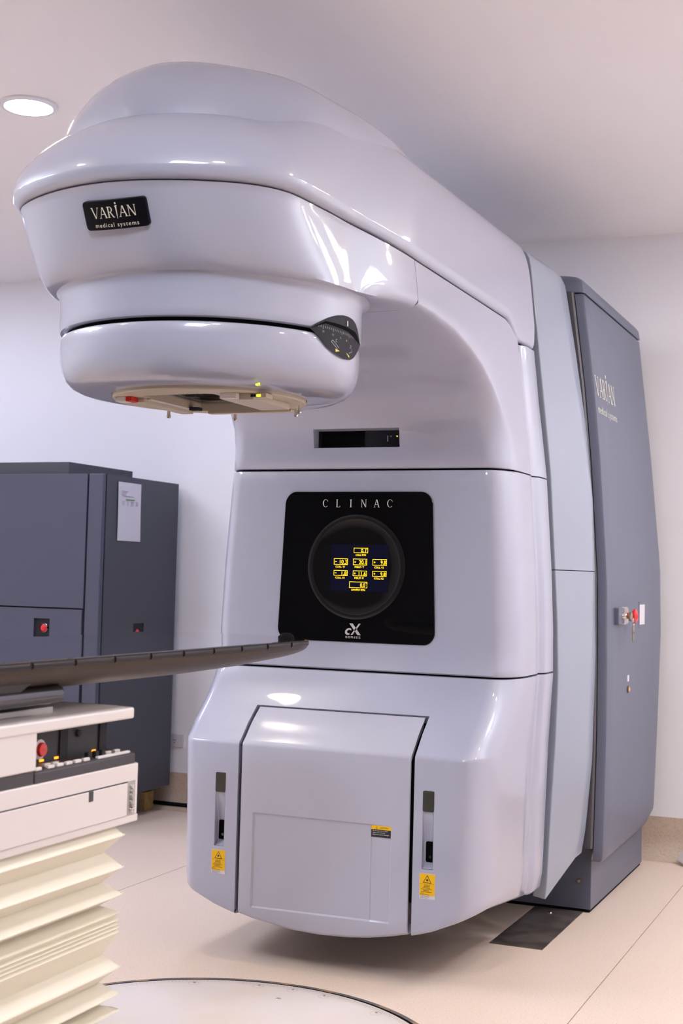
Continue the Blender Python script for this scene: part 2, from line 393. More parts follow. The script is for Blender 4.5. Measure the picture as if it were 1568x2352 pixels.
prs += [prow(F-0.001, lambda x, z=z: z) for z, F in UP if .67 < z < 0.82]
prs.append(prow(.846, lambda x: 0.8155)); prs.append(prow(.853, lambda x: 0.8165))
b.grid(prs, 'gantry_paint_matt'); cpanel = b.build('access_panel', G, smooth=28, solid=0.04)
# caution label on the panel
b = MB(); Y0 = 0.7262
x0, x1, z0, z1 = 0.1745, 0.2425, 0.4475, 0.484
plate(b, [(x0, z0), (x1, z0), (x1, z1), (x0, z1)], lambda u, v: (u, Y0, v), lambda u, v: (u, Y0+0.002, v), 'label_black')
plate(b, [(x0+.0006, z1-0.0125), (x1-.0006, z1-0.0125), (x1-.0006, z1-.0006), (x0+.0006, z1-.0006)], lambda u, v: (u, Y0-.0003, v), lambda u, v: (u, Y0+.001, v), 'label_yellow')
put(b, fit(text2d('CAUTION'), 0.2165, z1-0.0065, w=0.027, h=0.0055), lambda u, v: (u, Y0-.0006, v), 'label_black')
b.poly([(0.1885, Y0-.0006, z1-0.0095), (0.1965, Y0-.0006, z1-0.0095), (0.1925, Y0-.0006, z1-0.0030)], 'label_black')
b.poly([(0.1900, Y0-.0008, z1-0.0088), (0.1950, Y0-.0008, z1-0.0088), (0.1925, Y0-.0008, z1-0.0046)], 'label_yellow')
for k, (tx, wd) in enumerate((('Do not apply force or place', 0.050), ('objects onto assembly.', 0.042), ('Equipment may be damaged.', 0.056))):
    put(b, fit(text2d(tx), x0+0.005+wd/2, z1-0.0168-0.0058*k, w=wd, h=0.0040), lambda u, v: (u, Y0-.0003, v), 'print_white')
b.build('caution_label', cpanel, label='black and yellow caution sticker')
# ---- laser ports and laser warning labels
for s in (-1, 1):
    a, c = (0.345, 0.381) if s > 0 else (-0.381, -0.345)
    b = MB(); F = .725; A_, C_ = a, c; a, c = a+.0006, c-.0006
    b.grid([[(a, F, .543), (a, F+.001, .54), (a, F+.020, .447), (a, F+.020, .383), (a, F+.012, .370), (a, F, .365)], [(a+.003, F+.004, .543), (a+.004, F+.006, .54), (a+.005, F+.022, .447), (a+.005, F+.022, .383), (a+.004, F+.013, .374), (a+.003, F+.002, .366)],
            [(c-.003, F+.004, .543), (c-.004, F+.006, .54), (c-.005, F+.022, .447), (c-.005, F+.022, .383), (c-.004, F+.013, .374), (c-.003, F+.002, .366)], [(c, F, .543), (c, F+.001, .54), (c, F+.020, .447), (c, F+.020, .383), (c, F+.012, .370), (c, F, .365)]], 'gantry_paint')
    for xx in (a, c):
        b.add([(xx, F, .543), (xx, F+.022, .447), (xx, F+.022, .383), (xx, F, .365)], [(0, 1, 2, 3)], 'gantry_paint')
    port = b.build('laser_port', lower, smooth=15); a, c = A_, C_
    b = MB(); plate(b, rrect(a-0.0005, .541, c+.0005, .6055, 0.006), lambda u, v: (u, F-.0008, v), lambda u, v: (u, F+.02, v), 'window_dark' if s < 0 else 'window_green'); b.build('laser_window', lower, label='small dark laser window')
    b = MB(); plate(b, rrect(a+.006, .384, c-.002, .447, 0.005), lambda u, v: (u, F+.0195, v), lambda u, v: (u, F+.03, v), 'gap_black')
    b.lathe([(0.0045, F+.0192), (0.0005, F+.0192)], 'window_dark', ((a+c)/2+.002, .40), 16, axis='y'); b.build('laser_slot', lower, label='black laser slot')
    b = MB(); cx = (a+c)/2 + (0.0 if s < 0 else 0.002); lx0, lx1, lz0, lz1 = cx-0.0255, cx+0.0255, 0.275, 0.3525; Y0 = F-.0008
    pl = lambda p, m, dy=0.0: plate(b, p, lambda u, v: (u, Y0-dy, v), lambda u, v: (u, Y0+.001, v), m)
    pl([(lx0, lz0), (lx1, lz0), (lx1, lz1), (lx0, lz1)], 'label_white')
    pl([(lx0+.0008, lz0+.011), (lx1-.0008, lz0+.011), (lx1-.0008, lz1-.0008), (lx0+.0008, lz1-.0008)], 'label_yellow', .0003)
    for t, q, m in ((0.0, .0006, 'label_black'), (0.0032, .0009, 'label_yellow')):
        b.poly([(cx-.0140+t*.9, Y0-q, lz1-.0285+t*.55), (cx+.0140-t*.9, Y0-q, lz1-.0285+t*.55), (cx, Y0-q, lz1-.004-t)], m)
    n = 16; b.poly([(cx + (0.0045 if k % 2 else 0.0026)*math.sin(2*PI*k/n), Y0-.0012, lz1-.0195 + (0.0045 if k % 2 else 0.0026)*math.cos(2*PI*k/n)) for k in range(n)], 'label_black')
    b.box((lx0+.0008, Y0-.0006, lz1-.0320), (lx1-.0008, Y0-.0003, lz1-.0314), 'label_ink')
    for k, wd in enumerate((.020, .022, .029, .038, .024, .038)):
        for q in range(int(wd/.005)):
            u0 = cx - wd/2 + q*.005; b.box((u0, Y0-.0006, lz1-.0365-.0041*k), (u0+.0040, Y0-.0003, lz1-.0344-.0041*k), 'label_ink')
    for k, wd in enumerate((.012, .030)): b.box((lx0+.002, Y0-.0006, lz1-.0612-.003*k), (lx0+.002+wd, Y0-.0003, lz1-.0600-.003*k), 'label_ink')
    for k, wd in enumerate((.030, .028, .024)): b.box((lx0+.004, Y0-.0006, lz0+.0085-.003*k), (lx0+.004+wd, Y0-.0003, lz0+.0095-.003*k), 'label_grey')
    b.build('laser_warning_label', lower, label='yellow laser warning sticker with black triangle', merge=False)
# ---- middle cover
MIDR = [(0.9475, .965), (0.949, .9565), (0.953, .953), (0.97, .957), (1.0, .963), (1.04, .968), (1.1, .970), (1.3, .970), (1.5, .970), (1.58, .970), (1.612, .9705), (1.621, .973), (1.6235, .985)]
b = MB(); b.grid([[(*dpos(d, F, z, ry=0.15), z) for d in DESC] for z, F in MIDR], 'gantry_paint'); mid = b.build('middle_cover', G, smooth=50, solid=0.02)
# ---- display panel
def trap(x0, z0, x1, z1, r, top, n=8):
    p = rrect(-1, z0, 1, z1, r, n); out = []
    for u, v in rrect(x0, z0, x1, z1, r, n):
        k = (v - z0)/(z1 - z0); out.append((u*(1 - (1-top)*k), v))
    return out
YD = 0.9655
b = MB(); plate(b, trap(-0.288, 1.041, 0.288, 1.548, 0.042, 0.932), lambda u, v: (u, YD, v + 0.008*math.cos(u/0.288*PI/2)*(1 if v > 1.4 else -0.4)), lambda u, v: (u, YD+.02, v), 'black_gloss')
disp = b.build('display_panel', G, smooth=5, bevel=0.002, label='glossy black rounded display panel')
b = MB(); b.lathe([(0.178, YD-.0002), (0.177, YD-.0024), (0.170, YD-.0034), (0.160, YD-.0034), (0.158, YD-.0026)], 'lens_rim', (0, 1.295), 96, axis='y'); b.lathe([(0.158, YD-.0026), (0.10, YD-.0028), (0.0005, YD-.0028)], 'lens_black', (0, 1.295), 96, axis='y'); b.build('display_lens', disp, smooth=40, label='round dark display lens')
b = MB(); plate(b, [(-0.091, 1.212), (0.119, 1.212), (0.119, 1.371), (-0.091, 1.371)], lambda u, v: (u, YD-.0032, v), lambda u, v: (u, YD-.002, v), 'lcd'); b.build('display_screen', disp, label='dark blue screen')
b = MB(); YT = YD-.0038
def tx(s, cx, cz, w=None, h=None, m='readout'): put(b, fit(text2d(s), cx, cz, w, h), lambda u, v: (u, YT, v), m)
def frame(x0, z0, x1, z1, t=0.0012):
    for p in (((x0, z0), (x1, z0+t)), ((x0, z1-t), (x1, z1)), ((x0, z0), (x0+t, z1)), ((x1-t, z0), (x1, z1))): b.add([(p[0][0], YT, p[0][1]), (p[1][0], YT, p[0][1]), (p[1][0], YT, p[1][1]), (p[0][0], YT, p[1][1])], [(0, 1, 2, 3)], 'readout')
def cell(x0, z0, x1, z1, sign, num, cap, deg=False, capw=None):
    frame(x0, z0, x1, z1); h = (z1-z0)*0.64; cz = (z0+z1)/2 - .0006
    if sign: tx(sign, x0+.0072, cz+.0005, w=.0066, h=.0018 if sign == '-' else .0066)
    rx = x1-.0035-(.004 if deg else 0); wd = .0076*len(num.replace('.', '')) + .0026
    tx(num, rx-wd/2, cz, w=wd, h=h)
    if deg: tx("'", x1-.0042, z1-.0042, h=.0032)
    tx(cap, (x0+x1)/2 - (.002 if capw is None else 0), z0-.0068, w=capw or .034, h=.0060)
cell(-0.007, 1.3425, 0.0445, 1.3595, '', '0.1', 'COLL RTN', True, .037)
for x0, s1, n1, c1, s2, n2, c2 in ((-.0790, '-', '10.3', 'COLL Y1', '-', '1.8', 'COLL X1'), (-.0085, '+', '20.1', 'FIELD Y', '+', '11.6', 'FIELD X'), (.0625, '+', '9.8', 'COLL Y2', '+', '9.8', 'COLL X2')):
    cell(x0, 1.3015, x0+.0505, 1.3225, s1, n1, c1); cell(x0, 1.2645, x0+.0505, 1.2825, s2, n2, c2)
cell(-0.0205, 1.2245, 0.0445, 1.2450, '', '0.0', 'GANTRY RTN', True, .050)
b.build('display_readout', disp, label='glowing yellow position readout', merge=False)
for k, ch in enumerate('CLINAC'):
    b = MB(); put(b, fit(serif(ch), -0.118 + 0.0472*k, 1.5105, h=0.0262), lambda u, v: (u, YD-.0008, v), 'print_white'); b.build('brand_letter', disp, merge=False)
b = MB()   # cX series mark
arc = []
for k in range(15):
    t = math.radians(38 + 18.8*k); arc.append((-0.0205 + 0.0125*math.cos(t)*1.0, 1.0765 + 0.0115*math.sin(t), -0.0185 + 0.0068*math.cos(t), 1.0765 + 0.0062*math.sin(t)))
for p, q in zip(arc[:-1], arc[1:]): b.add([(p[0]+(p[1]-1.0765)*.25, YD-.0008, p[1]), (q[0]+(q[1]-1.0765)*.25, YD-.0008, q[1]), (q[2]+(q[3]-1.0765)*.25, YD-.0008, q[3]), (p[2]+(p[3]-1.0765)*.25, YD-.0008, p[3])], [(0, 1, 2, 3)], 'print_silver')
for q in ([(-.018, 1.104), (-.0055, 1.104), (.0245, 1.0655), (.0125, 1.0655)], [(.0165, 1.104), (.0235, 1.104), (-.0060, 1.0655), (-.0125, 1.0655)]): b.poly([(u, YD-.0009, v) for u, v in q], 'print_silver')
put(b, fit(text2d('SERIES', space=1.1), -0.004, 1.0575, w=.055, h=.0068), lambda u, v: (u, YD-.0008, v), 'print_silver')
b.build('series_lettering', disp, label='silver cX SERIES lettering', merge=False)
# ---- neck cover (inside curve of the C)
NI = [(.985, 1.6285), (.973, 1.630), (.9695, 1.634), (.966, 1.66), (.9605, 1.700), (.9505, 1.764), (.915, 1.830), (.86, 1.885), (.78, 1.930), (.68, 1.962), (.55, 1.988), (.38, 2.004), (.2288, 2.008)]
NS = [(1.125, 1.6285), (1.122, 1.630), (1.12, 1.634), (1.112, 1.66), (1.09, 1.708), (1.04, 1.778), (.975, 1.838), (.90, 1.895), (.81, 1.944), (.70, 1.982), (.55, 2.014), (.38, 2.027), (.2288, 2.030)]
NO = [(1.26, 1.6285), (1.26, 1.630), (1.26, 1.634), (1.26, 1.68), (1.26, 1.76), (1.26, 1.86), (1.26, 1.96), (1.26, 2.05), (1.25, 2.12), (1.12, 2.146), (.80, 2.147), (.45, 2.147), (.2288, 2.147)]
NX = [-0.35, -0.165, 0.0, 0.150, 0.35]
rows = []
for (yi, zi), (ys, zs), (yo, zo) in zip(NI, NS, NO):
    r = []
    for s in (1, -1):
        part = [(s*Hh(zo), yo, zo)] + [(s*Hh(zs+(zo-zs)*f), ys+(yo-ys)*f, zs+(zo-zs)*f) for f in (.75, .5, .25)]
        xf = Hh(zs) - 0.085
        for k in range(13):
            t = math.radians(90 - 90*k/12)
            part.append((s*(xf + (Hh(zs)-xf)*math.sin(t)), yi + (ys-yi)*(1-math.cos(t)), zi + (zs-zi)*(1-math.cos(t))))
        if s < 0: part = part[::-1]
        if s > 0: right = part
        else: left = part
    r = right + [(x, yi, zi) for x in NX[::-1]] + left
    rows.append(r)
j0 = len(right)
def cut_neck(i, j): return 1.70 <= NI[i][1] and NI[i+1][1] <= 1.7641 and j0 + 1 <= j < j0 + 3
b = MB(); b.grid(rows, 'gantry_paint', skip=cut_neck)
for s in (1, -1):
    b.grid([[(s*(Hh(z)+dx), y, z) for y, dx in REAR] for z in (1.6285, 1.7, 1.8, 1.9, 2.0, 2.06, 2.088)], 'gantry_paint')
neck = b.build('neck_cover', G, smooth=50, solid=0.015)
# recessed readout slot in the neck
b = MB(); xa, xb = -0.165, 0.150; A = (.9605, 1.700); B = (.9505, 1.764)
front = [(xa, *A), (xb, *A), (xb, *B), (xa, *B)]; back = [(xa+.004, A[0]+.03, A[1]+.003), (xb-.002, A[0]+.03, A[1]+.003), (xb-.002, B[0]+.04, B[1]-.004), (xa+.004, B[0]+.04, B[1]-.004)]
b.add(front + back, [(i, (i+1) % 4, 4+(i+1) % 4, 4+i) for i in range(4)], 'gantry_paint'); slot = b.build('readout_recess', neck)
b = MB(); b.add(back, [(0, 1, 2, 3)], 'black_gloss')
b.box((.095, .985, 1.722), (.097, .991, 1.742), 'scale_print'); b.box((.105, .985, 1.738), (.110, .99, 1.741), 'scale_print'); b.box((.128, .985, 1.738), (.131, .99, 1.741), 'led_yellow')
b.build('readout_window', neck, label='long dark readout window', merge=False)
# ---- head outline at the seam (right half, front apex last)
SEAM = [(.459, .226), (.447, .13), (.428, .0), (.408, -.13), (.394, -.28), (.377, -.42), (.328, -.503), (.247, -.562), (.155, -.603), (.07, -.625), (0, -.632)]
BOT = [(.460, .226), (.450, .12), (.438, .02), (.428, -.09), (.416, -.18), (.388, -.28), (.335, -.375), (.262, -.44), (.18, -.485), (.09, -.513), (0, -.522)]
N = 45
S = resample(SEAM, N); Bo = resample(BOT, N)
def seamup(y):
    f = min(1, max(0, (.26-y)/.5)); return .021*f*f*(3-2*f)
def mirror(row): return row + [(-x, y, z) for x, y, z in row[-2::-1]]
HEADP = [(2.1475, -0.02, 0), (2.1465, 0.0, 0), (2.13, .07, 0), (2.11, .16, 0), (2.09, .26, 0), (2.07, .37, 0), (2.05, .49, 0), (2.03, .62, 0), (2.012, .76, 0), (2.000, .88, 0), (1.992, 1.0, 0.0), (1.987, 1.0, .012), (1.986, 1.0, .04)]
ARMP = [(.459, 2.1475), (.459, 2.1465), (.4615, 2.13), (.464, 2.11), (.4665, 2.09), (.469, 2.07), (.471, 2.05), (.4722, 2.036), (.470, 2.028), (.463, 2.019), (.452, 2.013), (.430, 2.0095), (.395, 2.008)]
rows = []
for (z, k, ex), (ax, az_) in zip(HEADP, ARMP):
    r = []
    for i in range(N):
        p = S[i]*(1-k) + Bo[i]*k
        f = min(1, max(0, (p[1]+.16)/.386)); f = f*f*(3-2*f)
        tl = seamup(p[1])*max(0, min(1, (z-1.99)/.155))
        c = np.array([0, -.09 if p[1] < -.09 else p[1]]); v = c - p; v = v/(np.linalg.norm(v)+1e-9); p = p + v*ex
        r.append((p[0]*(1-f) + ax*f, p[1], (z+tl)*(1-f) + az_*f))
    rows.append(mirror(r))
last = rows[-1]; rows.append([(x*.6, (y+.09)*.6-.09 if y < -.09 else y, z) for x, y, z in last]); rows.append([(0, -.09 if y < -.09 else y, z) for x, y, z in last])
b = MB(); b.grid(rows, 'gantry_paint'); belly = b.build('head_lower_cover', G, smooth=50)
# badge on the front of the head
bc = Vector((0.016, -0.610, 2.098)); up = Vector((0.0, -0.45, 0.89)).normalized(); rt = Vector((1, 0.02, 0)).normalized(); up = (up - rt*up.dot(rt)).normalized(); nrm = rt.cross(up)   # faces -y
def bf(d): return lambda u, v: tuple(bc + rt*u + up*v + nrm*(d - 1.35*((u+.016)**2 - .016**2)))
b = MB(); us = [-.083 + .009*(1-math.cos(PI/2*k/6)) for k in range(7)] + list(np.linspace(-.066, .066, 15)) + [.083 - .009*(1-math.cos(PI/2*k/6)) for k in range(6, -1, -1)]
def hv(u): e = max(0, abs(u)-.074); return .0345 - .009 + math.sqrt(max(0, .009**2 - e*e))
b.grid([[bf(-.012)(u, hv(u)) for u in us], [bf(.0022)(u, hv(u)) for u in us], [bf(.003)(u, hv(u)-.001) for u in us], [bf(.003)(u, -hv(u)+.001) for u in us], [bf(.0022)(u, -hv(u)) for u in us], [bf(-.012)(u, -hv(u)) for u in us]], 'badge_black')
for u in (us[0], us[-1]): b.add([bf(-.012)(u, hv(u)), bf(.0022)(u, hv(u)), bf(.003)(u, hv(u)-.001), bf(.003)(u, -hv(u)+.001), bf(.0022)(u, -hv(u)), bf(-.012)(u, -hv(u))], [(0, 1, 2, 3, 4, 5)], 'badge_black')
badge = b.build('brand_badge', belly, smooth=30, label='black badge with VARIAN medical systems lettering')
LOGO_V, LOGO_F = serif('VARiAN')
def logo(mb, cx, cy, w, fn, m):
    v, f = LOGO_V, LOGO_F; a = np.array(v); k = w/(a[:, 0].max()-a[:, 0].min()); a = (a - [(a[:, 0].max()+a[:, 0].min())/2, 0]) * k + [cx, cy]
    put(mb, ([tuple(p) for p in a], f), fn, m)
    put(mb, fit(text2d('medical systems', space=1.25), cx + 0.03*w, cy - 0.155*w, w=0.97*w), fn, m)
b = MB(); logo(b, -0.002, -0.0065, 0.118, bf(0.0036), 'print_cream'); b.build('badge_lettering', belly, merge=False, label='cream VARIAN medical systems lettering')
# ---- head top cover with rolled lip
TOPO = [(.455, 1.46), (.456, 1.30), (.458, 1.1), (.459, .8), (.460, .5)] + SEAM
NT = 90
T = resample(TOPO, NT)
# outward normals of the outline
nr = np.zeros_like(T)
for i in range(NT):
    d = T[min(i+1, NT-1)] - T[max(i-1, 0)]; d /= np.linalg.norm(d); nr[i] = (-d[1], d[0])
    if nr[i][0]*T[i][0] + nr[i][1]*(T[i][1]-.2) < 0: nr[i] = -nr[i]
nr[-1] = (0, -1)
def lipz(y): return 2.1505 + seamup(y) - 0.055*(min(1, max(0, (y-1.12)/.14))**2*(3-2*min(1, max(0, (y-1.12)/.14))))
rows = []
LIP = [(-.030, .010), (-.010, .000), (.002, .001), (.014, .007), (.0205, .017), (.0225, .030)]
def aw(y): a = min(1, max(0, (-y+.02)/.54)); return a*a*(3-2*a)
def top_row(off, dz): return [(T[i][0]+nr[i][0]*off*(.62+.38*aw(T[i][1])), T[i][1]+nr[i][1]*off*(.62+.38*aw(T[i][1])), lipz(T[i][1])+dz) for i in range(NT)]
for off, dz in LIP: rows.append(mirror(top_row(off, dz)))
base = [(x, y, 2.182 + seamup(y)) for x, y, z in top_row(.0225, .030)]
rows.append(mirror(base))
ZT = 2.502
for k in range(1, 25):
    th = math.radians(90*k/24); r = []
    for i in range(NT):
        x, y, z = base[i]
        a = aw(y)
        n = 6.0*(1-a)**1.5 + 2.6*(1-(1-a)**1.5)*(1-a) + 1.85*a
        c = max(0, math.cos(th))**(2/n); s_ = math.sin(th)**(2/n)
        tx_, ty_ = 0.0, (y if y > -.12 else -.12 + (y+.12)*.12)
        zz = z + (ZT - .055*a + .034*min(1.1, max(0, (y-.25)/1.2)) - z)*s_
        r.append((tx_ + (x - .105*(zz-2.18)*(1-a)-tx_)*c, ty_ + (y-ty_)*c, zz))
    rows.append(mirror(r))
b = MB(); b.grid(rows, 'gantry_paint')
b.grid([[p for p in [row[0] for row in rows]], [(x*.9, y+.006, z) for x, y, z in [row[0] for row in rows]]], 'gantry_paint')
b.grid([[p for p in [row[-1] for row in rows]], [(x*.9, y+.006, z) for x, y, z in [row[-1] for row in rows]]], 'gantry_paint')
topc = b.build('arm_top_cover', G, smooth=50)
# ---- dome
def cov(i, zc):
    x, y, z = base[i]; a = aw(y)
    n = 6.0*(1-a)**1.5 + 2.6*(1-(1-a)**1.5)*(1-a) + 1.85*a
    zt = ZT - .055*a + .034*min(1.1, max(0, (y-.25)/1.2)); zc = min(zc, zt-.002)
    s_ = (zc-z)/(zt-z); c = max(0, 1 - s_**n)**(1/n)
    ty_ = y if y > -.12 else -.12 + (y+.12)*.12
    return (x - .105*(zc-2.18)*(1-a))*c, ty_ + (y-ty_)*c, zc
def zcrease(y): return interp([(-1, 2.365), (-.30, 2.368), (-.1, 2.385), (.1, 2.425), (.3, 2.462), (.5, 2.49), (.8, 2.51), (2, 2.52)], y)
DI = [i for i in range(NT) if base[i][1] < .72]; DB = [cov(i, zcrease(base[i][1])) for i in DI]
DB = resample([(x*.992, y, z-.004) for x, y, z in DB], 60)
for _ in range(14): DB[1:-1] = .5*DB[1:-1] + .25*(DB[:-2] + DB[2:])
DB[-1] = (0, DB[-2][1]-.001, DB[-2][2]); DB[:, 2] -= .006
rows = []
for k in range(0, 25):
    th = math.radians(90*k/24); r = []
    for x, y, z in DB:
        f = min(1, max(0, (y-.02)/.66)); n = 2.45
        c = max(0, math.cos(th))**(2/n); s_ = math.sin(th)**(2/n)
        ty_ = y - .58*(.5*((y-.10) - math.sqrt((y-.10)**2 + .03)))
        q_ = min(1, max(0, (y+.02)/.72)); zt = 2.580 - .078*q_*q_*(3-2*q_)
        zt = max(zt, z+.001)
        r.append((x*c, ty_ + (y-ty_)*c, z + (zt-z)*s_))
    rows.append(mirror(r))
b = MB(); b.grid(rows, 'gantry_paint'); b.build('dome_cover', G, smooth=60)
# ---- collimator: fixed ring, rotating cover, scale window
HC = (0.0, -0.09)
b = MB(); b.lathe([(.30, 1.99), (.424, 1.992), (.410, 1.985), (.4055, 1.975), (.4035, 1.960), (.403, 1.90), (.4025, 1.886), (.400, 1.881), (.394, 1.879), (.30, 1.879)], 'gantry_paint', HC, 128); ring = b.build('collimator_ring', G, smooth=45)
b = MB(); b.lathe([(.384, 1.885), (.384, 1.860)], 'gap_black', HC, 96); b.build('rotation_gap', G, smooth=60)
b = MB(); b.lathe([(.30, 1.868), (.392, 1.868), (.397, 1.866), (.3995, 1.860), (.3995, 1.84), (.3985, 1.805), (.393, 1.778), (.381, 1.756), (.366, 1.742), (.345, 1.7335), (.32, 1.7305), (.262, 1.7295), (.258, 1.735), (.20, 1.735)], 'gantry_paint', HC, 128); rot = b.build('collimator_cover', G, smooth=45)
def cyl(r): return lambda az, z: (HC[0] + r*math.sin(math.radians(az)), HC[1] - r*math.cos(math.radians(az)), z)
UPW = [(65.5, 1.8760), (68, 1.888), (70.5, 1.897), (73.5, 1.9075), (76.5, 1.9156), (80, 1.923), (84, 1.928), (88, 1.9295), (92, 1.928), (96, 1.921), (99, 1.908), (101.5, 1.892), (103.5, 1.876)]
LOWW = [(65.5, 1.874), (69.2, 1.860), (71.5, 1.848), (74, 1.8366), (77.5, 1.827), (81.3, 1.8205), (85, 1.8175), (88, 1.8175), (91, 1.8205), (94, 1.828), (97, 1.840), (100, 1.854), (103.5, 1.872)]
def azstrip(mb, top, botf, r, m, n=40):
    a0, a1 = top[0][0], top[-1][0]; rows = [[], []]
    for k in range(n+1):
        a = a0 + (a1-a0)*k/n; rows[0].append(cyl(r)(a, interp(top, a))); rows[1].append(cyl(r)(a, botf(a)))
    mb.grid(rows, m)
b = MB(); azstrip(b, UPW, lambda a: 1.872, .4045, 'scale_dark'); azstrip(b, [(65.5, 1.874), (73, 1.900), (80, 1.9015), (88, 1.9005), (96, 1.898), (103.5, 1.876)], lambda a: interp([(65.5, 1.874), (73, 1.894), (88, 1.890), (96, 1.878), (103.5, 1.872)], a), .4050, 'gap_black')
for a0, a1, z0, z1 in ((87.2, 87.9, 1.904, 1.9175),): b.grid([[cyl(.4053)(a0, z0), cyl(.4053)(a1, z0)], [cyl(.4053)(a0, z1), cyl(.4053)(a1, z1)]], 'print_white')
b.build('scale_window_upper', ring, smooth=40, merge=False, label='dark rotation scale window with white pointer')
b = MB(); azstrip(b, [(65.5, 1.876), (73, 1.894), (88, 1.890), (96, 1.884), (103.5, 1.874)], lambda a: interp(LOWW, a), .4042, 'scale_dark')
R_ = .4047
for k in range(22):
    a = 69.5 + k*1.15; L = k % 5 == 2; z1 = 1.888 - .0002*k
    b.grid([[cyl(R_)(a, z1 - (.009 if L else .0055)), cyl(R_)(a+.22, z1 - (.009 if L else .0055))], [cyl(R_)(a, z1), cyl(R_)(a+.22, z1)]], 'scale_print')
for s_, a, z in (('20', 72.0, 1.873), ('15', 77.5, 1.870), ('5', 82.5, 1.868), ('0', 87.2, 1.866)):
    put(b, fit(text2d(s_), a, z, w=1.1 if len(s_) > 1 else .6, h=.005), cyl(R_), 'scale_print' if a < 86 else 'scale_yellow')
def azline(p, q, wd):
    d = Vector((q[0]-p[0], (q[1]-p[1])*140)); n_ = Vector((-d.y, d.x)).normalized()*wd
    b.add([cyl(R_)(p[0]+n_.x, p[1]+n_.y/140), cyl(R_)(q[0]+n_.x, q[1]+n_.y/140), cyl(R_)(q[0]-n_.x, q[1]-n_.y/140), cyl(R_)(p[0]-n_.x, p[1]-n_.y/140)], [(0, 1, 2, 3)], 'scale_print')
for p, q in (((79.5, 1.861), (91.5, 1.857)), ((79.5, 1.855), (91, 1.851)), ((79.5, 1.861), (79.5, 1.855)), ((91.5, 1.857), (91, 1.851)), ((77.5, 1.857), (81.7, 1.841)), ((76.6, 1.852), (80.8, 1.837)), ((77.5, 1.857), (76.6, 1.852)), ((92, 1.851), (92, 1.842)), ((92, 1.842), (89.5, 1.836))): azline(p, q, .12)
for tri in ([(79.3, 1.837), (79.4, 1.829), (82.3, 1.8335)], [(87.0, 1.835), (89.8, 1.829), (89.6, 1.824)]): b.poly([cyl(R_)(*p) for p in tri], 'scale_yellow')
b.build('scale_window_lower', rot, smooth=40, merge=False, label='dark collimator angle scale with yellow arrows')
# interface mount under the collimator
b = MB(); ZD = 1.720
n = 64; outer = [(HC[0]+.259*math.sin(2*PI*k/n), HC[1]-.259*math.cos(2*PI*k/n)) for k in range(n)]
def sq(k):   # inner rectangular opening sampled to n points
    a = 2*PI*k/n; sx, sy = math.sin(a), -math.cos(a); m_ = max(abs(sx)/.105, abs(sy)/.165); return (-.012 + sx/m_, -.085 + sy/m_)
inner = [sq(k) for k in range(n)]
b.grid([[(x, y, 1.736) for x, y in outer], [(x, y, ZD+.003) for x, y in outer], [(HC[0]+(x-HC[0])*.99, HC[1]+(y-HC[1])*.99, ZD) for x, y in outer], [(x, y, ZD) for x, y in inner], [(x, y, ZD+.02) for x, y in inner]], 'beige_metal', close=True)
mount = b.build('interface_mount', G, smooth=35, label='beige metal accessory mount plate')
b = MB()
for k in range(9):
    f = .004*k; b.grid([[(x*(1+.02*(k % 2))-.0, y, ZD+.02+f) for x, y in inner], [(x*(1-.05*(k % 2)), (y+.085)*(1-.04*(k % 2))-.085, ZD+.024+f) for x, y in inner]], 'brushed_dark' if k % 2 else 'steel_dull', close=True)
b.add([(-.13, -.27, ZD+.058), (.11, -.27, ZD+.058), (.11, .10, ZD+.058), (-.13, .10, ZD+.058)], [(0, 1, 2, 3)], 'gap_black'); b.build('jaw_opening', mount, merge=False, label='dark layered beam opening')
for nm, a, c, m in (('slide_rail', (-.165, -.215, ZD-.012), (-.128, .05, ZD), 'beige_metal'), ('slide_rail', (.120, -.235, ZD-.016), (.205, -.02, ZD), 'beige_metal'), ('rail_end', (-.164, -.250, ZD-.013), (-.146, -.216, ZD), 'red_plastic'), ('rail_end', (-.198, -.246, ZD-.013), (-.166, -.216, ZD), 'white_plastic'),
                     ('latch', (-.118, .005, ZD-.007), (-.088, .030, ZD+.002), 'void'), ('latch', (.015, -.250, ZD-.007), (.045, -.225, ZD+.002), 'void'), ('rail_strip', (-.128, -.20, ZD-.004), (-.116, .045, ZD), 'white_plastic'), ('rail_end', (.118, -.255, ZD-.015), (.165, -.236, ZD), 'white_plastic'), ('connector_block', (.195, -.235, ZD-.012), (.240, -.195, ZD), 'beige_metal'), ('cross_bar', (-.10, .082, ZD-.008), (.16, .105, ZD), 'beige_metal')):
    b = MB(); b.box(a, c, m); b.build(nm, mount, bevel=.0015)
b = MB(); b.box((.214, -.2362, ZD-.0095), (.225, -.2345, ZD-.004), 'led_yellow'); b.build('indicator_lamp', mount, label='small glowing yellow indicator')
b = MB(); b.box((.197, -.2362, ZD-.0095), (.211, -.2345, ZD-.003), 'void'); b.build('indicator_lamp', mount)
for x, y in ((.268, -.338), (.256, -.326)):
    b = MB(); b.box((x, y, 1.7255), (x+.004, y+.003, 1.7295), 'led_yellow'); b.build('status_lamp', rot)
for x, y in ((-.205, .045), (-.045, .145), (.175, .085), (.215, .02)):
    b = MB(); b.lathe([(.0005, ZD-.022), (.006, ZD-.022), (.0065, ZD-.016), (.005, ZD-.013), (.0045, ZD), (.0005, ZD)], 'steel', (x, y), 14); b.build('locating_pin', mount, smooth=40)
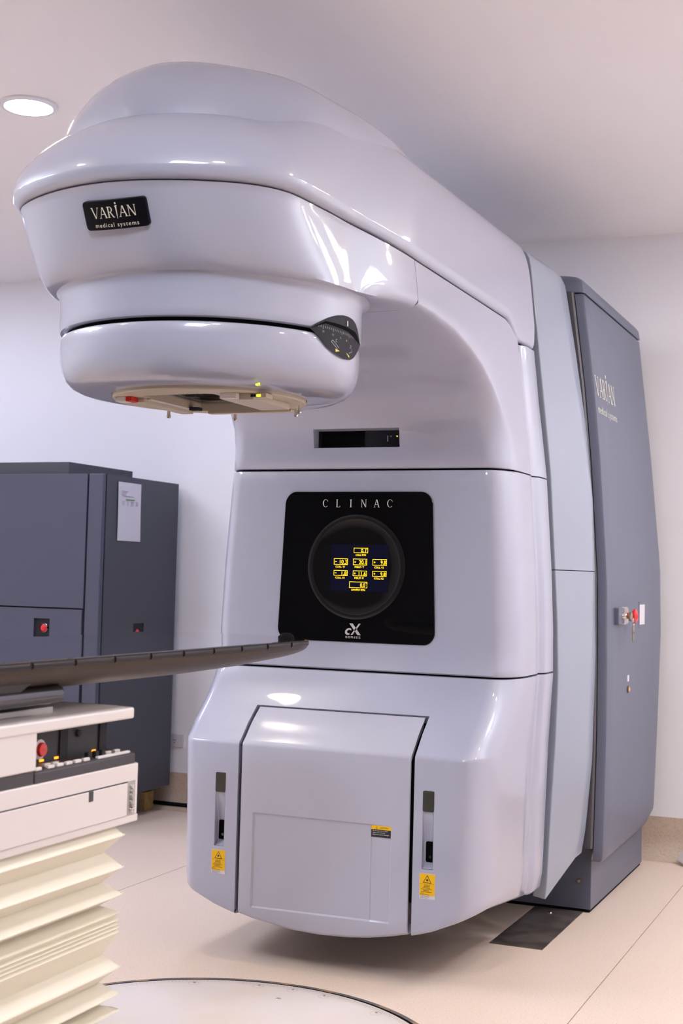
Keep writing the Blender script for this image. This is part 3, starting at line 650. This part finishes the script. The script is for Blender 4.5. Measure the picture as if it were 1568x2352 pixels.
# ---- dark backing boxes added to keep the gaps between covers black
b = MB()
for a, c in (((-.42, .80, .24), (.42, 1.40, .69)), ((-.42, 1.03, .66), (.42, 1.40, 1.62)), ((-.36, 1.16, 1.60), (.36, 1.40, 2.10)), ((-.36, .30, 2.06), (.36, 1.40, 2.40))): b.box(a, c, 'void')
b.lathe([(.0005, 1.38), (.46, 1.38), (.46, 1.519), (.0005, 1.519)], 'void', (0, 1.295), 64, axis='y')
b.box((-.36, 1.38, 1.5), (.36, 1.519, 2.42), 'void'); b.box((-.42, 1.38, .35), (.42, 1.519, 1.2), 'void'); b.build('dark_backing', G, merge=False)

# ================================================================== STAND
ST = thing('accelerator_stand', 'grey floor stand with curved side covers carrying the gantry beside the back wall', 'machine stand', (0, 2.4, 0))
XFv = [(.10, .530), (.169, .5406), (.391, .549), (.70, .5637), (.922, .569), (1.133, .562), (1.656, .528), (2.143, .472), (2.30, .453), (2.42, .4385)]
XRv = [(.10, .555), (.267, .5885), (.341, .599), (.588, .619), (.997, .6255), (1.307, .617), (1.568, .6056), (1.854, .574), (2.143, .529), (2.405, .484)]
XDv = [(0, 0), (1.0, .004), (1.307, .012), (1.618, .016), (1.85, .007), (2.1, 0), (2.6, 0)]
def arch(tab, top, z0, z1):
    pts = [(interp(tab, z), z) for z in np.linspace(z0, min(z1, 2.30), 26)]
    if z1 > 2.3: pts += top
    return pts
TF = [(.4455, 2.36), (.4385, 2.42), (.433, 2.445), (.420, 2.468), (.398, 2.483), (.34, 2.493), (0, 2.497)]
TR = [(.4915, 2.36), (.482, 2.408), (.466, 2.442), (.440, 2.466), (.40, 2.482), (.34, 2.491), (0, 2.497)]
def stand_cover(z0, z1, name):
    f = arch(XFv, TF, z0, z1); r = arch(XRv, TR, z0 + (.11 if z0 < .3 else 0), z1)
    n = len(f); f = np.array(f); r = np.array(r)
    rows = []
    rd = r + np.stack([np.array([interp(XDv, z) for z in r[:, 1]]), np.zeros(n)], 1)
    for fr, y, ins in ((0, 1.540, .060), (0, 1.512, .045), (0, 1.5085, .010), (0, 1.509, .003), (.004, 1.511, .0004), (.03, 1.518, 0), (.35, 1.590, 0), (.68, 1.670, 0), (.98, 1.746, 0), (1.0, 1.752, .0), (2.0, 1.846, 0), (2.0, 1.852, .006), (2.0, 1.856, .03), (2.0, 1.857, .08)):
        if fr <= 1: p = f*(1-fr) + rd*fr
        else: p = r.copy()
        d = np.gradient(p, axis=0); d /= np.linalg.norm(d, axis=1)[:, None]; nn = np.stack([-d[:, 1], d[:, 0]], 1)
        p = p + nn*ins
        row = [(x, y, z) for x, z in p]
        rows.append(row)
    for s in (1, -1):
        b = MB(); b.grid([[(s*x, y, z) for x, y, z in r_] for r_ in rows], 'stand_light'); b.build(name, ST, smooth=28)
stand_cover(1.3065, 2.5, 'upper_front_cover'); stand_cover(0.135, 1.3035, 'lower_front_cover')
SFX = [(0.0, .655), (.342, .662), (.669, .6665), (.997, .6643), (1.286, .659), (1.743, .626), (2.019, .598), (2.369, .5515), (2.5, .535)]
SRX = [(0.0, .640), (0.245, .649), (0.657, .661), (1.051, .670), (1.347, .662), (1.846, .613), (2.371, .552), (2.5, .54)]
def side_x(y, z): f = (y-1.9)/1.1; return interp(SFX, z)*(1-f) + interp(SRX, z)*f
def stand_ring(z, ins=0.0):
    right = [(interp(SFX, z)-.036-ins, 1.872+ins), (interp(SFX, z)-.012-ins, 1.874+ins), (interp(SFX, z)-.003-ins, 1.879+ins), (interp(SFX, z)-ins, 1.890+ins)] + [(side_x(y, z)-ins, y) for y in (2.0, 2.2, 2.4, 2.6, 2.8, 2.97)] + [(interp(SRX, z)-.004-ins, 2.992-ins), (interp(SRX, z)-.03-ins, 3.0-ins)]
    return right
b = MB()   # side doors
for s in (1, -1):
    rows = []
    for z, ins in [(0.208, .03), (0.210, .008), (0.222, .001)] + [(z, 0) for z in np.linspace(.25, 2.33, 30)] + [(2.372, 0), (2.380, .004), (2.381, .03)]:
        # bottom rear corner is rounded up
        r = [(s*x, y, z + (max(0, (y-2.93))*1.0*max(0, 1-(z-.2)/.15))) for x, y in stand_ring(z, ins)]
        rows.append(r)
    d = MB(); d.grid(rows, 'stand_grey'); d.build('side_door', ST, smooth=35)
# front posts between door and front cover
for s in (1, -1):
    d = MB(); rows = []
    for z in np.linspace(.26, 2.385, 30):
        x1 = interp(SFX, z)-.039; rows.append([(s*(x1-.16), 1.90, z), (s*(x1-.16), 1.866, z), (s*(x1-.036), 1.862, z), (s*(x1-.028), 1.858, z), (s*(x1-.006), 1.858, z), (s*x1, 1.864, z), (s*x1, 1.90, z)])
    d.grid(rows, 'stand_dark'); d.build('front_post', ST, smooth=35)
# cap
def cap_row(z, ins):
    x0 = .551 - ins; h = [(x0-.0, 2.99-ins*.7), (x0+.0, 1.905+ins*.6), (x0-.006, 1.880+ins*.6), (x0-.025, 1.868+ins*.6), (.30, 1.866+ins*.6), (0, 1.866+ins*.6)]
    return [(x, y, z) for x, y in h]
b = MB(); rows = []
for z, ins in ((2.3845, .03), (2.386, .002), (2.39, 0), (2.425, .006), (2.440, .016), (2.452, .034), (2.460, .062), (2.470, .11), (2.480, .30), (2.482, .54)):
    r = cap_row(z, ins); rows.append(r + [(-x, y, zz) for x, y, zz in r[-2::-1]])
b.grid(rows, 'stand_grey'); b.grid([[r[0] for r in rows], [r[-1] for r in rows]], 'stand_grey'); b.build('top_cap', ST, smooth=35)
# plinth
b = MB(); b.box((-.600, 1.949, 0.012), (.600, 2.966, .300), 'stand_grey'); base = b.build('plinth', ST, bevel=.003)
b = MB(); b.box((-.594, 1.955, 0.0), (.594, 2.96, .02), 'rubber'); b.build('plinth_foot', ST)
for x, z in ((.553, .232), (.553, .118)):
    b = MB(); b.lathe([(.0005, 1.9445), (.006, 1.9445), (.008, 1.947), (.008, 1.9495)], 'brass', (x, z), 14, axis='y'); b.build('bolt', ST, smooth=40)
for y, z in ((2.0, .245), (2.42, .243), (2.90, .245)):
    b = MB(); b.box((.5995, y-.006, z-.008), (.6012, y+.006, z+.008), 'gap_black'); b.build('slot_hole', ST)
# dark core added so that no light leaks through the gaps
b = MB()
for a, c in (((-.40, 1.52, .30), (.40, 1.93, 2.40)), ((-.50, 1.90, .28), (.50, 2.97, 2.37))): b.box(a, c, 'void')
b.build('dark_backing', ST, merge=False)
# logo on the side door
b = MB()
def sidef(dx): return lambda u, v: (side_x(u, v) + dx, u, v)
logo(b, 2.065, 1.985, .36, sidef(.0012), 'print_cream'); b.build('door_lettering', ST, merge=False, label='cream VARIAN medical systems lettering on door')
# key switch with emergency button
d0 = side_x(2.12, 1.13)
b = MB(); b.box((d0-.02, 1.995, 1.102), (d0+.018, 2.100, 1.168), 'stand_grey'); ks = b.build('switch_box', ST, bevel=.004)
b = MB(); b.lathe([(.0005, d0+.034), (.010, d0+.034), (.013, d0+.030), (.013, d0+.016)], 'steel', (2.062, 1.136), 20, axis='x'); b.build('key_lock', ks, smooth=40)
b = MB(); b.box((d0-.02, 2.104, 1.098), (d0+.012, 2.215, 1.172), 'steel'); eb = b.build('stop_box', ST, bevel=.008)
b = MB(); b.lathe([(.012, d0+.010), (.012, d0+.030), (.022, d0+.032), (.029, d0+.038), (.029, d0+.045), (.021, d0+.050), (.0005, d0+.056)], 'red_plastic', (2.190, 1.134), 28, axis='x'); b.build('emergency_button', eb, smooth=40, label='red mushroom emergency stop button')
b = MB(); xx = side_x(2.6, 1.13); b.box((xx-.01, 2.470, 1.078), (xx+.0015, 2.600, 1.188), 'stand_grey'); hd = b.build('door_handle', ST, bevel=.003)
b = MB(); b.box((xx-.01, 2.482, 1.092), (xx+.0026, 2.588, 1.176), 'label_white'); b.build('handle_plate', hd, bevel=.001)
xx = side_x(2.33, .87)
b = MB(); b.box((xx-.005, 2.250, .868), (xx+.0015, 2.282, .893), 'label_white'); b.build('small_label', ST)
b = MB(); b.lathe([(.014, xx-.004), (.014, xx+.004), (.011, xx+.006)], 'stand_dark', (2.266, .836), 20, axis='x'); b.lathe([(.011, xx+.006), (.006, xx+.009), (.0005, xx+.010)], 'orange_lens', (2.266, .836), 20, axis='x'); b.build('indicator_lamp', ST, smooth=40)
# keys hanging in the lock
KT = thing('key_ring', 'two small metal keys hanging from the lock on the grey stand', 'keys', (d0+.04, 2.08, 1.05))
b = MB(); kx = d0+.046
b.lathe([(.0005, kx+.006), (.017, kx+.006), (.018, kx+.0), (.017, kx-.004), (.0005, kx-.004)], 'brass', (2.072, 1.134), 20, axis='x'); b.box((d0+.0345, 2.066, 1.130), (kx, 2.076, 1.138), 'brass'); b.build('lock_key', KT, smooth=40)
b = MB(); b.tube([(kx+.010, 2.084+.011*math.sin(2*PI*k/16), 1.112+.016*math.cos(2*PI*k/16)) for k in range(17)], .0016, 'steel', 8); b.build('wire_ring', KT, smooth=60)
b = MB(); plate(b, [(2.084+.017*math.sin(t), 1.083+.015*math.cos(t)) for t in [2*PI*k/18 for k in range(18)]], lambda u, v: (kx+.012, u, v), lambda u, v: (kx+.008, u, v), 'brass'); plate(b, [(2.076, 1.076), (2.092, 1.076), (2.090, 1.040), (2.086, 1.034), (2.080, 1.040)], lambda u, v: (kx+.012, u, v), lambda u, v: (kx+.008, u, v), 'brass'); b.build('spare_key', KT, bevel=.0006)
# steel plate let into the floor
b = MB(); b.box((.382, 1.343, -.001), (.571, 1.953, .0022), 'floor_steel'); fp = b.build('floor_plate', bevel=.0008); tag(fp, 'worn dark steel plate on the floor in front of the stand plinth', 'metal plate')
b = MB(); b.lathe([(.0005, .006), (.007, .006), (.009, .003), (.009, .0)], 'steel', (.462, 1.87), 14); b.build('bolt', fp, smooth=40)

# ================================================================== COUCH
CT = thing('treatment_couch', 'treatment couch with black carbon tabletop on white lift and cream folding bellows', 'couch', (0, -1.3, 0))
# tabletop
TY0, TIP = -3.10, .165
def half(y):   # half width and bottom height along the table
    if y < -.06: w = .270
    else:
        t = min(1, (y+.06)/(TIP+.06)); w = .270*math.sqrt(max(0, 1-t**2.6))
    return w
ys = [TY0, -2.2, -1.6, -1.2, -.8, -.5, -.25, -.1, -.06, -.02, .02, .05, .08, .105, .125, .14, .15, .158, .163, .165]
rows = []
for y in ys:
    w = max(half(y), .002); k = min(1, max(0, (y+.5)/.65)); dz = .032*k*k
    zt = 1.091; zb = 1.021 + dz + .028*max(0, (y-.06)/.105)**2
    e_ = min(1, w/.05)
    sec = [(0, zt), (w*.5, zt), (w-.012*e_, zt), (w-.0045*e_, zt), (w-.001*e_, zt-.0015), (w, zt-.005), (w, zt-.015), (w-.003*e_, zt-.018)]
    w2 = w - .004
    for t in (0.1, .25, .4, .55, .7, .85, 1): sec.append((w2 - (w2*.48)*(t**1.6), zt-.019 - (zt-.019-zb)*(1-(1-t)**1.7)))
    sec.append((w2*.25, zb)); sec.append((0, zb))
    rows.append([(x, y, z) for x, z in sec] + [(-x, y, z) for x, z in sec[-2::-1]])
b = MB(); n = len(rows[0]); b.grid([r[4:n-4] for r in rows], 'carbon_body'); b.grid([r[:5] for r in rows], 'carbon'); b.grid([r[n-5:] for r in rows], 'carbon')
b.add(rows[0], [tuple(range(n))], 'carbon_body'); top = b.build('tabletop', CT, smooth=18, label='long glossy black carbon tabletop')
for s in (1, -1):
    y = -2.62
    while y < .0:
        y1 = min(y + .128, .0 if y > -.14 else 9)
        b = MB(); rr = []
        for yy in np.linspace(y, y1, 5):
            w = half(yy); rr.append([(s*(w-.004), yy, 1.0895), (s*(w+.002), yy, 1.0885), (s*(w+.0045), yy, 1.085), (s*(w+.0045), yy, 1.079), (s*(w+.002), yy, 1.0755), (s*(w-.004), yy, 1.0745)])
        b.grid(rr, 'edge_band'); b.add(rr[0], [tuple(range(6))], 'edge_band'); b.add(rr[-1], [tuple(range(6))], 'edge_band')
        b.build('edge_rail', top, smooth=50); y += .1395
b = MB(); b.lathe([(.022, 1.090), (.021, 1.096), (.017, 1.102), (.010, 1.106), (.0005, 1.107)], 'rubber', (.195, .02), 24); b.build('end_knob', top, smooth=50)
# carriage under the tabletop
b = MB(); rr = []
for z, y1, x in ((.995, -1.245, .215), (1.01, -1.225, .225), (1.03, -1.20, .235), (1.05, -1.172, .245), (1.066, -1.166, .25), (1.072, -1.170, .25)): rr.append([(-x, -2.4, z), (-x, y1-.01, z), (-x+.01, y1, z), (x-.01, y1, z), (x, y1-.01, z), (x, -2.4, z)])
b.grid(rr, 'couch_dark'); b.add(rr[0], [tuple(range(6))], 'couch_dark'); b.build('carriage', CT, smooth=40)
b = MB(); b.tube([(.222, -2.2, 1.020), (.222, -1.078, 1.020), (.222, -1.072, 1.020)], [.0185, .0185, .0165], 'chrome_dark', 24); b.build('grab_bar', CT, smooth=50, label='dark chrome grab bar')
b = MB(); b.box((-.20, -2.3, .976), (.185, -1.03, .989), 'steel_dull'); b.box((-.17, -2.3, .985), (.17, -1.27, 1.0), 'couch_dark'); b.build('slide_plate', CT, bevel=.002, merge=False)
# top slab
b = MB(); plate(b, [(-.262, -2.45), (.262, -2.45), (.262, -.852), (.256, -.843), (.18, -.832), (-.18, -.832), (-.256, -.843), (-.262, -.852)], lambda u, v: (u, v, .9775), lambda u, v: (u, v, .955), 'white_plastic'); b.build('top_slab', CT, bevel=.004, seg=3)
# upper housing (white, behind the control bay)
b = MB(); b.box((-.260, -2.40, .886), (.260, -1.186, .956), 'white_plastic'); b.build('upper_housing', CT, bevel=.0025)
b = MB(); b.box((-.20, -1.20, .884), (.213, -.880, .956), 'couch_dark'); bay = b.build('control_bay', CT, bevel=.002)
for y0, y1 in ((-1.048, -1.022), (-.908, -.882)):
    b = MB(); b.box((.205, y0, .886), (.2165, y1, .954), 'void'); b.build('bay_post', bay)
b = MB(); b.lathe([(.0005, .219), (.0065, .219), (.008, .212)], 'void', (-.985, .934), 16, axis='x'); b.build('bay_knob', bay, smooth=40)
for y in (-1.105, -1.056, -.925): 
    b = MB(); b.box((.212, y-.006, .8905), (.2150, y+.006, .8945), 'led_orange'); b.build('orange_lamp', bay)
b = MB(); b.lathe([(.0185, .212), (.0190, .222), (.014, .223), (.0005, .223)], 'label_white', (-1.122, .916), 28, axis='x'); es = b.build('stop_bezel', CT, smooth=40)
b = MB(); b.lathe([(.0135, .222), (.0135, .227), (.012, .230), (.0005, .231)], 'red_plastic', (-1.122, .916), 28, axis='x'); b.build('emergency_button', es, smooth=40, label='red emergency stop button')
# control strip
b = MB(); b.box((-.260, -2.40, .8615), (.258, -1.190, .8855), 'couch_grey'); b.build('trim_band', CT, bevel=.002)
b = MB(); plate(b, [(.2585, .8615), (.2585, .880), (.255, .8825), (.215, .8875), (-.2, .8875), (-.2, .8615)], lambda u, v: (u, -1.187, v), lambda u, v: (u, -.836, v), 'couch_grey'); strip = b.build('control_panel', CT, bevel=.0015)
def kz(x): return .8825 + (.255-x)*.125
b = MB(); plate(b, [(.2535, kz(.2535)-.0004), (.2535, kz(.2535)+.0008), (.220, kz(.220)+.0008), (.220, kz(.220)-.0004)], lambda u, v: (u, -1.18, v), lambda u, v: (u, -.985, v), 'panel_brown'); b.build('key_field', strip)
def key(x, y, sx, sy, m='button_white', h=.006):
    z = kz(x); b = MB(); b.box((x-sx/2, y-sy/2, z-.002), (x+sx/2, y+sy/2, z+h), m); b.build('push_button', strip, bevel=.0015)
for k in range(5): key(.248, -1.125 + .0300*k, .008, .021)
key(.248, -1.166, .008, .020)
for k in range(2): key(.236, -1.120 + .027*k, .008, .020)
key(.248, -.905, .008, .120, 'button_white', .004)
for y in (-.985, -.958, -.935): key(.240, y, .010, .012, 'void', .013)
for y in (-.905, -.872): key(.234, y, .009, .020, 'button_white', .006)
# lower housing
b = MB(); b.box((-.262, -2.40, .755), (.260, -.824, .861), 'white_plastic'); lh = b.build('lower_housing', CT, bevel=.003)
b = MB(); b.box((-.263, -2.42, .7395), (.2608, -.821, .7555), 'white_plastic'); b.build('bottom_flange', CT, bevel=.003)
b = MB(); b.box((.2585, -2.39, .756), (.2625, -.868, .8235), 'white_plastic'); dr = b.build('service_door', lh, bevel=.0012)
b = MB(); b.box((.2590, -2.39, .8235), (.2604, -.862, .8262), 'couch_dark'); b.build('door_gap', lh)
b = MB(); b.box((.2590, -1.012, .803), (.2631, -.994, .8245), 'couch_grey'); b.build('finger_notch', lh, bevel=.002)
b = MB(); b.box((.2590, -.866, .757), (.2608, -.836, .826), 'steel_dull'); hg = b.build('hinge_plate', lh)
for z in (.766, .782, .796, .814):
    b = MB(); b.lathe([(.0005, .267), (.005, .266), (.006, .260)], 'steel', (-.850, z), 12, axis='x'); b.build('rivet', hg, smooth=40)
b = MB(); b.tube([(.2635, -.850, .772), (.2635, -.850, .805)], .0045, 'steel', 12); b.build('hinge_barrel', hg, smooth=40)
# bellows
b = MB()
def bring(z, ins): x = .262-ins; y = -.866-ins; c = .02; return [(x, -2.35, z), (x, y-c, z), (x-.004, y-.004, z), (x-c, y, z), (-x+c, y, z), (-x+.004, y-.004, z), (-x, y-c, z), (-x, -2.35, z)]
seq = [(.742, .020), (.718, 0), (.684, .028), (.653, 0), (.624, .030), (.598, 0), (.577, .034), (.561, .002), (.551, .010), (.547, .002), (.542, .007), (.539, .002), (.535, .007), (.531, .002), (.527, .007), (.522, .002), (.477, .026), (.450, .0), (.422, .030), (.397, .0), (.378, .034), (.363, .0), (.340, .034), (.318, 0), (.290, .03), (.262, 0), (.235, .03), (.205, 0), (.175, .03), (.145, 0), (.11, .03), (.08, 0)]
rws = [bring(z, i) for z, i in seq]
b.grid(rws, 'bellows', close=True); b.build('bellows', CT, smooth=20, label='cream accordion bellows')
for z, i in seq:
    if i == 0 and z > .3:
        b = MB(); r_ = bring(z, -.0008); b.tube(r_, .0016, 'bellows', 6); b.build('bellows_hem', CT, smooth=60)
b = MB(); b.box((-.30, -2.40, 0.004), (.30, -.86, .085), 'couch_grey'); b.build('lift_base', CT, bevel=.004)
# floor turntable
TC = (0.008, -0.09)
b = MB(); b.lathe([(.645, .0005), (.672, .0012), (.674, .0)], 'pit_dark', TC, 160); b.lathe([(.6455, .0008), (.657, .0012)], 'gap_black', TC, 160); b.build('pit_rim', CT, smooth=50)
b = MB(); b.lathe([(.0005, .0035), (.60, .0035), (.644, .003), (.647, .001), (.647, 0)], 'turntable', TC, 160); tt = b.build('turntable_plate', CT, smooth=40, label='pale round floor turntable')
for az in (-29, -10, 0.5, 10.8, 31, 52):
    x, y = TC[0]+.605*math.sin(math.radians(az)), TC[1]+.605*math.cos(math.radians(az))
    b = MB(); b.lathe([(.0155, .0038), (.0166, .0038)], 'turn_ink', (x, y), 24); b.lathe([(.0005, .0062), (.003, .0060), (.004, .0038)], 'steel_dull', (x, y+.006), 10); b.build('screw_mark', tt, merge=False)
b = MB(); b.lathe([(.0005, .006), (.006, .006), (.008, .0036)], 'steel_dull', (.012, .42), 14); b.build('centre_screw', tt, smooth=40)
for k in range(-45, 46):
    az = math.radians(k); L = .014 if k % 5 == 0 else .008; r_ = .634
    b = MB(); t_ = .0006
    ux, uy = math.sin(az), math.cos(az); b.poly([(TC[0]+ux*r_-uy*t_, TC[1]+uy*r_+ux*t_, .0039), (TC[0]+ux*r_+uy*t_, TC[1]+uy*r_-ux*t_, .0039), (TC[0]+ux*(r_-L)+uy*t_, TC[1]+uy*(r_-L)-ux*t_, .0039), (TC[0]+ux*(r_-L)-uy*t_, TC[1]+uy*(r_-L)+ux*t_, .0039)], 'turn_ink'); b.build('degree_mark', tt)

# ================================================================== CABINET
CB = thing('equipment_cabinet', 'tall dark blue-grey equipment cabinet with red buttons standing by the back wall', 'cabinet', (-2.6, 2.73, 0))
x1, y0, y1, zt, zb = -1.922, 2.360, 3.095, 1.735, .132
b = MB(); b.box((-3.45, y0+.012, zb), (x1-.004, y1, zt-.002), 'void'); b.build('frame', CB)
b = MB(); b.box((-2.005, y0, zb), (x1, y0+.028, zt), 'cabinet_grey'); b.build('corner_post', CB, bevel=.006, seg=3)
b = MB(); b.box((-3.44, y0-.002, 1.0735), (-2.012, y0+.02, zt-.001), 'cabinet_grey'); b.build('upper_door', CB, bevel=.002)
# lower door with a square button recess
def holed(mb, u0, u1, v0, v1, hu0, hu1, hv0, hv1, f, dep, m, mh):
    U = [u0, hu0, hu1, u1]; Vv = [v0, hv0, hv1, v1]
    for i in range(3):
        for j in range(3):
            if i == 1 and j == 1: continue
            mb.add([f(U[i], Vv[j], 0), f(U[i+1], Vv[j], 0), f(U[i+1], Vv[j+1], 0), f(U[i], Vv[j+1], 0)], [(0, 1, 2, 3)], m)
    h = [(hu0, hv0), (hu1, hv0), (hu1, hv1), (hu0, hv1)]
    mb.add([f(u, v, 0) for u, v in h] + [f(u, v, dep) for u, v in h], [(i, (i+1) % 4, 4+(i+1) % 4, 4+i) for i in range(4)] + [(4, 5, 6, 7)], mh)
    o = [(u0, v0), (u1, v0), (u1, v1), (u0, v1)]
    mb.add([f(u, v, 0) for u, v in o] + [f(u, v, .018) for u, v in o], [(i, (i+1) % 4, 4+(i+1) % 4, 4+i) for i in range(4)], m)
b = MB(); holed(b, -3.44, -2.018, zb+.005, 1.0665, -2.297, -2.203, .925, 1.017, lambda u, v, d: (u, y0-.002+d, v), .03, 'cabinet_grey', 'cabinet_grey'); ld = b.build('lower_door', CB)
b = MB(); b.lathe([(.026, y0+.03), (.026, y0+.012), (.024, y0+.008), (.019, y0+.006)], 'chrome_dark', (-2.243, .970), 24, axis='y'); b.lathe([(.019, y0+.006), (.014, y0+.000), (.0005, y0-.002)], 'red_plastic', (-2.243, .970), 24, axis='y'); b.build('red_button', ld, smooth=40)
b = MB(); holed(b, y0+.036, y1, zb, zt, 2.680, 2.782, .905, .997, lambda u, v, d: (x1-d*.999, u, v), .03, 'cabinet_side', 'cabinet_side'); sp = b.build('side_panel', CB)
b = MB(); b.lathe([(.028, x1-.03), (.028, x1-.012), (.024, x1-.008), (.019, x1-.006)], 'chrome_dark', (2.726, .950), 24, axis='x'); b.lathe([(.019, x1-.006), (.014, x1), (.0005, x1+.002)], 'red_plastic', (2.726, .950), 24, axis='x'); b.build('red_button', sp, smooth=40)
b = MB(); b.box((-3.45, y0+.01, zt-.003), (x1-.01, y1, zt+.001), 'cabinet_grey'); b.build('roof', CB)
b = MB(); b.box((-3.30, y0+.04, zt), (-2.150, y1-.10, zt+.062), 'cabinet_side'); b.build('roof_box', CB, bevel=.002)
for x, y in ((-2.0, 2.44), (-3.3, 2.44), (-3.3, 3.0)):
    b = MB(); b.lathe([(.03, 0.0), (.03, .012), (.012, .02), (.012, zb+.002)], 'chrome_dark', (x, y), 16); b.build('levelling_foot', CB, smooth=40)
# paper on the cabinet side
PS = thing('paper_sheet', 'narrow white printed paper sheet stuck to the side of the dark cabinet', 'paper', (x1+.002, 2.60, 1.56))
b = MB(); b.grid([[(x1+.0040+.0012*math.sin(v*3+u*9), 2.497+.216*u - .004*v, 1.412+.293*v) for u in np.linspace(0, 1, 6)] for v in np.linspace(0, 1, 10)], 'paper'); pp = b.build('sheet', PS, smooth=60, solid=-.0004)
b = MB()
def pl2(u0, u1, v0, v1, m): b.add([(x1+.0062, 2.497+.216*u, 1.412+.293*v) for u, v in ((u0, v0), (u1, v0), (u1, v1), (u0, v1))], [(0, 1, 2, 3)], m)
for k, wd in enumerate((.28, .20, .17, .55)): pl2(.12, .12+wd, .842-.028*k, .852-.028*k, 'paper_ink')
pl2(.30, .68, .700, .716, 'green_ink')
for c0, c1 in ((.14, .26), (.36, .42), (.52, .66), (.74, .84)):
    for k in range(4): pl2(c0, c1, .672-.02*k, .680-.02*k, 'paper_ink')
b.build('print', pp, merge=False)
# block below the cabinet
BX = thing('wooden_block', 'small wooden block wrapped in cardboard propping up the dark cabinet', 'block', (-2.08, 3.03, 0))
b = MB(); b.box((-2.20, 2.985, 0), (-2.005, 3.075, .100), 'cardboard'); b.build('block_core', BX, bevel=.003)
b = MB(); b.box((-2.20, 2.981, 0.001), (-2.035, 2.985, .101), 'block_grey'); b.build('wrapping', BX)
b = MB(); b.box((-2.21, 2.985, .1), (-2.03, 3.07, .115), 'rubber'); b.box((-2.17, 3.0, .112), (-2.09, 3.06, .1315), 'steel_dull'); b.build('foot_pad', BX, bevel=.003, merge=False)
# socket on the wall
SO = thing('wall_socket', 'white double wall socket low on the back wall beside the dark cabinet', 'socket', (-1.935, WALLY, .36))
b = MB(); b.box((-1.985, WALLY-.009, .325), (-1.885, WALLY+.001, .395), 'label_white'); sk = b.build('face_plate', SO, bevel=.002)
for dx in (-.036, -.002):
    for q, r_ in ((-.006, .362), (.006, .362), (0, .35)): 
        b = MB(); b.lathe([(.0005, WALLY-.0095), (.0032, WALLY-.0095), (.0032, WALLY-.008)], 'void', (-1.935+dx+q, r_), 10, axis='y'); b.build('socket_hole', sk)
# white plastic wedge at the skirting on the right
WD = thing('plastic_wedge', 'white plastic wedge lying on the floor against the skirting beside the stand', 'wedge', (.86, 3.05, 0))
b = MB(); b.add([(.735, 3.06, .022), (.80, 2.985, .004), (1.0, 2.95, .004), (1.0, 3.07, .004), (.76, 3.075, .06), (.83, 3.01, .06), (1.0, 2.985, .06), (1.0, 3.075, .06)], [(0, 3, 2, 1), (4, 5, 6, 7), (0, 1, 5, 4), (1, 2, 6, 5), (2, 3, 7, 6), (3, 0, 4, 7)], 'white_plastic'); b.build('wedge_body', WD, bevel=.004)
b = MB(); b.box((.79, 3.0, 0), (1.0, 3.06, .006), 'joint_dark'); b.build('wedge_foot', WD)
